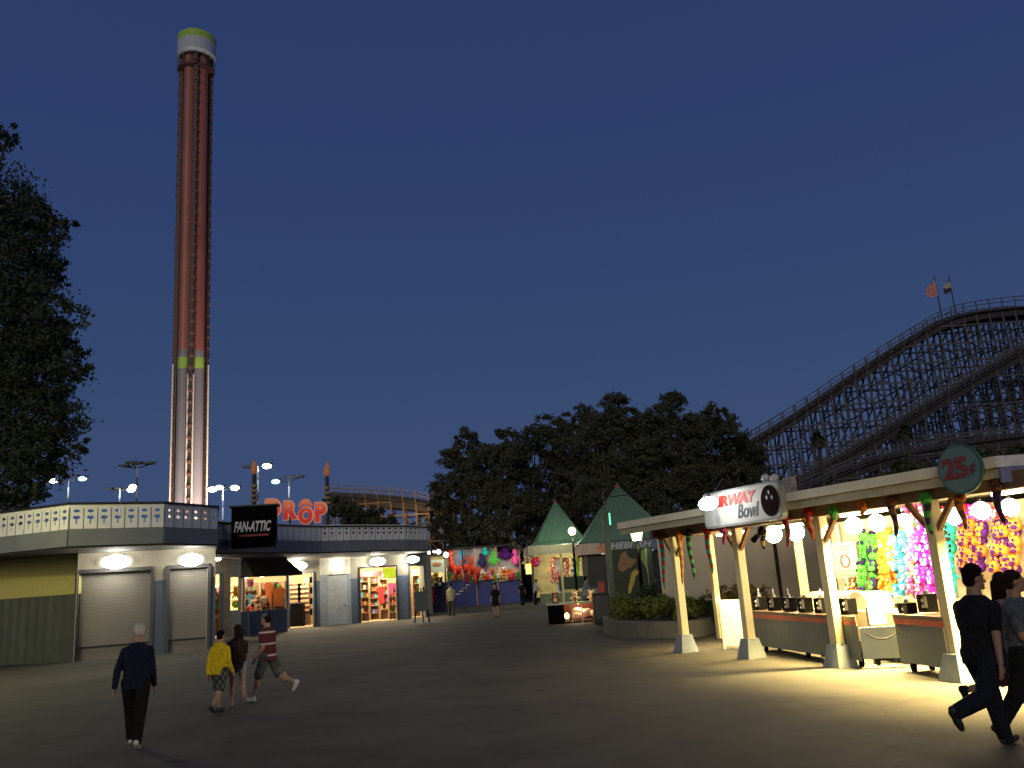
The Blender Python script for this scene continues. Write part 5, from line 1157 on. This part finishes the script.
q=V(297,51.3); t=thing('counter_block',q,'black counter block just inside the cream doorway','counter'); MB().box((q.x,q.y,.65),(.8,.5,1.3)).build('body',BLACK,t); MB().box((q.x,q.y,1.33),(.86,.56,.04)).build('top',METAL,t)
q=V(311.5,50.8)
for k in range(4): 
    z=.8+k*.6; t=thing('wall_bag',(q.x,q.y,z),'black bag hanging %s on the right side wall of the cream doorway'%('lowest','second from the bottom','third from the bottom','highest')[k],'bag','black bags in the cream doorway'); MB().ell((q.x,q.y,z),(.12,.16,.2),10,8).build('pouch',BLACK,t,smooth=True); MB().tube((q.x,q.y,z+.15),(q.x,q.y,z+.36),.015).build('strap',BLACK,t)
for px,py,D,w_,h,c,lab in ((278,597,45.9,.75,.95,'orange','orange printed shirt displayed at the right of the shop window'),(268,592,46.0,.42,1.0,'orange','red orange banner shirt in the middle of the shop window'),(250,600,45.6,.3,.55,'blue','blue shirt at the left edge of the shop window'),(391,589,52.4,.4,.7,'pink','pink shirt hung right in the wide doorway'),(381,595,53,.5,1.0,'red','salmon shirt hung in the middle of the wide doorway')):
    q=at(px,py,D); t=thing('display_shirt',q,lab,'shirt','shirts displayed in the gift shop')
    mb=MB(); P=[(-.5,.38),(-.22,.5),(.22,.5),(.5,.38),(.42,.15),(.28,.22),(.28,-.5),(-.28,-.5),(-.28,.22),(-.42,.15)]; mb.ext([q+Vector((x*w_*1.2,0,y*h)) for x,y in P],(0,.04,0)); mb.build('cloth',SC[c],t)
for px,py,D,c1,c2,k,lab in ((253,605,45.6,'white','black','bear','white plush bear low in the shop window'),(258,601,45.5,'cream','brown','bear','cream plush bear above the white one in the shop window'),(251.5,613,45.0,'red','white','bear','red plush bear at the bottom of the shop window'),(258,610,44.9,'cream','red','bear','cream plush bear at the bottom of the shop window'),(264,600,45.7,'cream','white','ball','cream plush ball in the middle of the shop window'),(250,583,45.2,'pink','white','ball','pink plush ball at the top left of the shop window'),(236,592,44.2,'yellow','orange','bear','yellow plush in the narrow shop window'),(236,604,44.2,'yellow','green','ball','yellow plush ball at the bottom of the narrow shop window')):
    hang(px,py,D,k,c1,c2,.55,lab,'plush in the gift shop windows')
q=at(392,572.5,52); t=thing('lime_poster',q,'glowing lime green poster at the top right of the wide doorway','poster'); MB().box(q,(1.0,.04,.55)).build('sheet',mat('lime_poster',(.5,.75,.03),.6,var=.2,scale=3,emit=.35,ecol=(.55,.8,.02)),t); MB().box(q+Vector((0,.04,0)),(1.06,.03,.6)).build('backing',METAL,t)
q=at(371,574,52.4); t=thing('header_panel',q,'dark pink header panel at the top left of the wide doorway','sign'); MB().box(q,(1.3,.05,.3)).build('panel',mat('pink_header',(.4,.08,.12),.6,var=.3,scale=4),t); MB().box(q+Vector((0,.05,-.2)),(1.35,.05,.06)).build('rail',dk,t)
# ================================================================== people
SKIN=mat('skin',(.42,.24,.16),.6,var=.06); SKIN2=mat('skin_tan',(.30,.16,.10),.6,var=.06)
def person(loc,face,Hh,top,bottom,hair,lab,legs=((10,5),(-10,10)),arms=((-10,15,8),(10,15,8)),lean=2,sleeve='short',lower='trousers',hairkind='short',skin=SKIN,shoe=None,vox=.012,head_turn=0,bulk=1.0,hood=False,cap=None,bag=None,near=False,dress=False,grp=None):
    t=thing('person',loc,lab,'person',grp,rz=face)
    hip=.53*Hh; M0=Matrix.Rotation(-R(lean),4,'X')     # forward lean (local +Y forward)
    def U(v): # upper body point relative to hip centre
        return (M0@Vector(v))
    B=MB(); TOP=MB(); LOW=MB(); SH=[MB(),MB()]
    k=Hh
    rings=[(-.045,.088,.064),(0,.096,.07),(.06,.086,.062),(.13,.084,.06),(.2,.094,.066),(.25,.098,.062),(.275,.082,.052),(.295,.055,.042),(.312,.036,.036),(.36,.031,.034)]
    bk=bulk
    def ring(rs,add=0,flare=0):
        out=[]
        for i,(z,rx,ry) in enumerate(rs): out.append((0,0,z*k,(rx*bk+add)*k,(ry*bk+add)*k))
        return out
    def loftU(mb,rs): mb.loft(rs,18,M=M0)
    loftU(B,ring(rings))
    # head
    hc=U((0,.014*k,.402*k)); HR=M0.to_3x3()@Matrix.Rotation(R(head_turn),3,'Z')
    def hp(x,y,z): return hc+HR@(Vector((x,y,z))*k)
    B.ell(hp(0,-.004,.012),(.043*k,.053*k,.054*k),16,12,rot=HR); B.ell(hp(0,.012,-.022),(.034*k,.038*k,.044*k),14,10,rot=HR)
    B.cap(hp(0,.048,.006),hp(0,.06,-.014),.006*k,.0095*k,8); B.ell(hp(0,.045,-.05),(.015*k,.012*k,.011*k),8,6,rot=HR)
    for s in (-1,1):
        B.ell(hp(s*.044,-.002,-.002),(.005*k,.011*k,.017*k),8,6,rot=HR)
    B.ell(hp(0,.047,.02),(.026*k,.008*k,.006*k),8,6,rot=HR); B.ell(hp(0,.05,-.033),(.014*k,.006*k,.004*k),8,6,rot=HR)
    # arms
    for i,s in enumerate((-1,1)):
        sw,el,ab=arms[i]; sh=U((s*.094*bk*k,0,.243*k))
        def dirv(a,ab_): 
            a=R(a); ab_=R(ab_); return M0.to_3x3()@Vector((s*math.sin(ab_),math.sin(a)*math.cos(ab_),-math.cos(a)*math.cos(ab_)))
        d1=dirv(sw,ab); e=sh+d1*.165*k; d2=dirv(sw+el,ab*.4); w_=e+d2*.14*k
        B.cap(sh,e,.031*k*bk,.023*k,10); B.cap(e,w_,.023*k,.0155*k,10)
        if sleeve=='short': TOP.cap(sh,sh+d1*.11*k,.038*k*bk,.037*k,10)
        elif sleeve=='long': TOP.cap(sh,e,.039*k*bk,.032*k,10); TOP.cap(e,w_-d2*.006*k,.032*k,.025*k,10)
        # hand
        fwd=Vector(d2); lat=(M0.to_3x3()@Vector((0,1,0))); lat=(lat-fwd*lat.dot(fwd)).normalized(); nrm=fwd.cross(lat)*s
        B.ell(w_+fwd*.03*k,(.009*k,.021*k,.03*k),10,8,rot=Matrix((nrm,lat,-fwd)).transposed())
        for j in range(4):
            b0=w_+fwd*.052*k+lat*(.0145-.0095*j)*k; L=(.021,.024,.0225,.018)[j]*k; c1=b0+(fwd*.93-nrm*s*0+nrm*(-.3))*L; c2=c1+(fwd*.7-nrm*.65)*L*.8
            B.cap(b0-fwd*.02*k,c1,.0052*k,.0048*k,6); B.cap(c1,c2,.0048*k,.0042*k,6)
        b0=w_+fwd*.018*k+lat*.018*k; c1=b0+(fwd*.6+lat*.7-nrm*.3)*.022*k; c2=c1+(fwd*.95-nrm*.3)*.018*k; B.cap(b0,c1,.006*k,.0055*k,6); B.cap(c1,c2,.0055*k,.0045*k,6)
    # top garment
    if sleeve:
        lo_=-.07 if not dress else -.2
        tr=[(lo_,.107,.083),(-.03,.107,.082),(.03,.103,.078),(.1,.1,.076),(.2,.108,.08),(.25,.108,.072),(.277,.09,.06),(.298,.062,.05),(.313,.043,.043)]
        if dress: tr[0]=(lo_,.12,.1)
        loftU(TOP,ring(tr,.002))
    if hood: 
        TOP.ell(U((0,-.045*k,.295*k)),(.062*k,.04*k,.042*k),12,8)
    # legs
    minz=9; feet=[]
    for i,s in enumerate((-1,1)):
        th,kn=legs[i]; h=Vector((s*.056*bk*k,0,-.01*k)); a=R(th); b_=R(th-kn)
        kne=h+Vector((0,math.sin(a),-math.cos(a)))*.245*k; an=kne+Vector((0,math.sin(b_),-math.cos(b_)))*.24*k
        fa=b_*.8 if b_<0 else b_*.5; fd=Vector((0,math.cos(fa),math.sin(fa))); fu=Vector((0,-math.sin(fa),math.cos(fa)))
        tt=.85 if lower=='trousers' else 1
        B.cap(h,kne,.052*k*(bk if tt==1 else 1)*tt,.032*k*tt,12); B.cap(kne,an,.033*k*tt,.02*k,12)
        if tt==1: B.ell(kne.lerp(an,.3)-Vector((0,.008*k,0)),(.03*k,.032*k,.06*k),10,8)
        heel=an-fu*.02*k-fd*.018*k; toe=an-fu*.028*k+fd*.085*k
        B.cap(heel,toe,.02*k,.013*k,10)
        for q in (heel-fu*.022*k,toe-fu*.018*k): minz=min(minz,q.z)
        if lower=='trousers': LOW.cap(h,kne,.064*k*bk,.048*k*(1+(bk-1)*.6),12); LOW.cap(kne,an-Vector((0,0,.004*k)),.048*k*(1+(bk-1)*.6),.038*k*(1+(bk-1)*.6),12)
        elif lower=='shorts': LOW.cap(h,h.lerp(kne,.93),.062*k*bk,.054*k,12)
        elif lower=='hotpants': LOW.cap(h,h.lerp(kne,.36),.063*k*bk,.056*k,12)
        S_=SH[i]; S_.cap(heel+fu*.004*k,toe+fu*.004*k,.0255*k,.0185*k,10); S_.ell(heel.lerp(toe,.6),(.026*k,.05*k,.021*k),10,8,rot=Matrix.Rotation(fa,3,'X'))
        S_.cap(an-fu*.01*k-fd*.01*k,an+fu*.006*k-fd*.008*k,.025*k,.024*k,10)
    if lower: LOW.loft([(0,0,-.05*k,.098*k*bk,.076*k*bk),(0,0,0,.104*k*bk,.08*k*bk),(0,0,.035*k,.098*k*bk,.074*k*bk)],18)
    off=-minz
    def emit(mb,name,m,vx=vox,sm=3):
        if not mb.v: return None
        me=remeshed(mb,vx,sm)
        for v in me.vertices: v.co.z+=off
        return from_mesh(me,name,m,t)
    emit(B,'body',skin,vox*(.62 if near else 1),2)
    if sleeve: emit(TOP,'dress' if dress else 'shirt',top,vox)
    if lower: emit(LOW,{'trousers':'trousers','shorts':'shorts','hotpants':'shorts'}[lower],bottom,vox)
    if shoe: 
        for S_ in SH: emit(S_,'shoe',shoe,vox*.9)
    HB=MB()
    if hairkind!='none':
        HB.ell(hp(0,-.012,.026),(.0475*k,.055*k,.052*k),16,12,rot=HR); HB.ell(hp(0,-.03,-.005),(.043*k,.036*k,.042*k),14,10,rot=HR)
        if hairkind=='messy':
            for j in range(26):
                a=random.uniform(0,6.28); e_=random.uniform(.1,1.4); HB.ell(hp(.046*math.cos(a)*math.cos(e_),-.01+.05*math.sin(a)*math.cos(e_),.036+.046*math.sin(e_)),.014*k,7,5)
        if hairkind=='long':
            for j in range(7): HB.cap(hp((j-3)*.013,-.042,.0),hp((j-3)*.016,-.062-.004*abs(j-3)*-1,-.15-.008*(j%3)),.019*k,.013*k,8)
            for s in (-1,1): HB.cap(hp(s*.04,-.01,.01),hp(s*.045,-.02,-.1),.014*k,.012*k,8)
        if hairkind=='bun': HB.ell(hp(0,-.065,.02),.024*k,10,8)
        emit(HB,'hair',hair,vox*.8,2)
    if cap:
        CB=MB(); CB.ell(hp(0,-.006,.036),(.049*k,.057*k,.042*k),16,10,rot=HR); CB.ell(hp(0,.06,.03),(.036*k,.035*k,.006*k),14,6,rot=HR); emit(CB,'cap',cap,vox*.7,2)
    if near:
        for s in (-1,1):
            e=MB(); e.ell(hp(s*.0165,.044,.008)+Vector((0,0,off)),(.0055*k,.004*k,.003*k),8,6,rot=HR); bb=e; 
            me=bpy.data.meshes.new('eye'); me.from_pydata(bb.v,[],bb.f); o=from_mesh(me,'eye',mat('eye_dark',(.03,.02,.015),.3),t)
        mo=MB(); mo.ell(hp(0,.0545,-.033)+Vector((0,0,off)),(.012*k,.003*k,.003*k),8,6,rot=HR); me=bpy.data.meshes.new('mouth'); me.from_pydata(mo.v,[],mo.f); from_mesh(me,'mouth',mat('lip',(.25,.09,.07),.5),t)
    return t,off
def cl(name,c,v=.15):
    m=mat(name,c,.9,var=v,scale=7,bump=1,spec=.15)
    for n_ in m.node_tree.nodes:
        if n_.type=='BUMP': n_.inputs['Distance'].default_value=.07
        if n_.type=='TEX_NOISE': n_.inputs['Detail'].default_value=3; n_.inputs['Distortion'].default_value=1.2
    return m
DENIM=cl('dark_denim',(.012,.014,.021)); BTEE=cl('black_cotton',(.012,.012,.014)); WSHOE=mat('white_shoe',(.6,.6,.58),.6); DSHOE=mat('dark_shoe',(.02,.02,.02),.6)
HB_=mat('black_hair',(.008,.006,.005),.8,scale=60,var=.4,bump=.5,spec=.08); HW=mat('white_hair',(.55,.53,.48),.7,scale=60,var=.2,bump=.5); HBR=mat('dark_brown_hair',(.02,.012,.008),.8,scale=60,var=.4,bump=.5,spec=.08)
def GP(px,py): p=G(px,py); return (p.x,p.y,0)
PIh=math.pi/2
person(GP(134,748),R(12),1.50,cl('navy_jacket',(.012,.016,.035)),cl('charcoal_trousers',(.012,.012,.012)),HW,'older white haired man in navy jacket and dark trousers walking away',legs=((20,4),(-16,12)),arms=((-24,18,14),(12,12,9)),sleeve='long',shoe=WSHOE,near=True,vox=.013,bulk=1.02,head_turn=25,lean=4)
person(GP(219,713),R(-20),1.25,cl('yellow_hoodie',(.78,.55,.02)),plaid('plaid_cloth',(.02,.025,.02),(.12,.13,.11),(.2,.2,.2),16),HB_,'boy in a bright yellow hooded top and dark plaid shorts walking away',legs=((12,6),(-14,26)),arms=((-14,14,10),(10,20,6)),sleeve='long',lower='shorts',hood=True,shoe=DSHOE,near=True,bulk=1.12,skin=SKIN,vox=.012)
person(GP(237,708),R(25),1.31,cl('dark_brown_top',(.035,.025,.022)),cl('pale_denim',(.32,.36,.42)),HBR,'girl with long dark hair, dark top and pale denim shorts beside the boy in yellow',legs=((12,3),(-18,38)),arms=((-8,12,6),(14,30,6)),sleeve='short',lower='hotpants',hairkind='long',shoe=mat('tan_sandal',(.3,.2,.13),.6),near=True,vox=.012,head_turn=30)
person(GP(268,701),R(72),1.48,stripes('maroon_stripes',(.09,.012,.02),(.55,.5,.48),5.2,thin=.84),plaid('grey_green_plaid',(.05,.06,.055),(.09,.10,.09),(.2,.2,.2),9),HBR,'man in a cap, maroon striped shirt and long dark shorts striding left',legs=((22,6),(-26,42)),arms=((-8,50,8),(16,60,6)),sleeve='short',lower='shorts',cap=mat('grey_cap',(.12,.14,.16),.8),shoe=WSHOE,near=True,vox=.012,bulk=1.1)
person(GP(452,617),R(10),1.85,cl('pale_tee',(.42,.38,.24)),cl('olive_trousers',(.06,.055,.04)),HBR,'distant man in a pale yellow tee walking before the blue tarpaulin',legs=((12,4),(-10,8)),shoe=DSHOE,vox=.02)
person(GP(496.5,618),R(175),1.65,BTEE,BTEE,HB_,'distant woman in a black dress walking in the middle of the plaza',legs=((8,4),(-8,8)),dress=True,lower=None,shoe=DSHOE,vox=.02,hairkind='long')
x_,y_=XY(586,37.5); person((x_,y_,0),R(-60),1.7,cl('grey_blue_shirt',(.16,.18,.22)),BTEE,HB_,'person in a grey blue shirt standing behind the lit table',legs=((4,2),(-4,2)),arms=((30,40,8),(25,40,8)),vox=.018,shoe=DSHOE)
x_,y_=XY(535,62.5); person((x_,y_,0),R(-70),1.75,cl('white_tee',(.5,.5,.5)),BTEE,HB_,'person in a white tee leaning at the smaller green pavilion',legs=((4,2),(-6,2)),arms=((40,20,8),(35,30,8)),vox=.02,lean=10,shoe=DSHOE)
x_,y_=XY(522,63); person((x_,y_,0),R(-20),1.7,BTEE,BTEE,HB_,'person in black standing left of the smaller green pavilion',legs=((4,2),(-6,2)),vox=.02,shoe=DSHOE)
x_,y_=XY(995,8.1)
def nearP(px,py,D): x,y=XY(px,D,py); return (x,y,0)
person(nearP(996,725,8.05),R(-66),1.575,BTEE,DENIM,HB_,'young man in a black tee and dark jeans striding right before the nearest post',legs=((20,8),(-30,48)),arms=((14,12,9),(-14,10,9)),skin=SKIN2,shoe=DSHOE,near=True,vox=.011,hairkind='messy',lean=3,bulk=1.14,head_turn=-22)
person(nearP(1036,720,8.25),R(-132),1.50,cl('grey_print_tee',(.09,.10,.12),.4),BTEE,HBR,'woman in a grey printed tee and dark trousers at the right edge',legs=((16,6),(-14,20)),arms=((10,60,8),(14,55,6)),skin=SKIN2,shoe=DSHOE,near=True,vox=.011,hairkind='bun',bulk=1.1,head_turn=20)
person(nearP(1022,715,8.9),R(-92),1.47,cl('pink_tee',(.4,.2,.2)),cl('dusty_pink_shorts',(.2,.07,.08)),HBR,'child in dusty pink shorts half hidden between the two right edge walkers',legs=((14,6),(-30,50)),arms=((8,20,6),(-10,20,6)),lower='shorts',skin=SKIN,shoe=DSHOE,near=True,vox=.012,hairkind='long',head_turn=40)

post_lamp(-40,480,24,'yellow street lamp just past the left edge that lights the wall yellow','globe',power=850,col=(1,.9,.38),em=2.2)

for k in range(26):
    px=447+2.85*k; c=['orange','yellow','cream','pink','white','green','red','cream'][(k*5)%8]; c2=['white','brown','red'][k%3]
    place_plush('bear' if k%2 else 'ball',c,c2,.62,at(px,575.5+(k*7%5)*.7-(6 if k%4==0 else 0),73.9),'%s and %s plush %s in the %s of the far booth row'%(c,c2,'bear' if k%2 else 'ball',ORD[k//2]+' pair'),'small plush row on the far booth counter',rz=random.uniform(-.5,.5))

q=W(5.3,.75,2.28); t=thing('clip_spotlight',q,'small black spotlight under the canopy aimed at the white board','spotlight')
MB().tube(q,q+Vector((-.05,.16,-.08)),.05,.07,10).build('housing',BLACK,t); l=light('spot_beam',q+Vector((-.06,.2,-.1)),900,(1,.85,.55),.05,t,'SPOT',spot_size=R(46),spot_blend=.7)
v=Vector((at(734,622,19.1)))-(q+Vector((-.06,.2,-.1))); l.rotation_euler=v.to_track_quat('-Z','Y').to_euler()
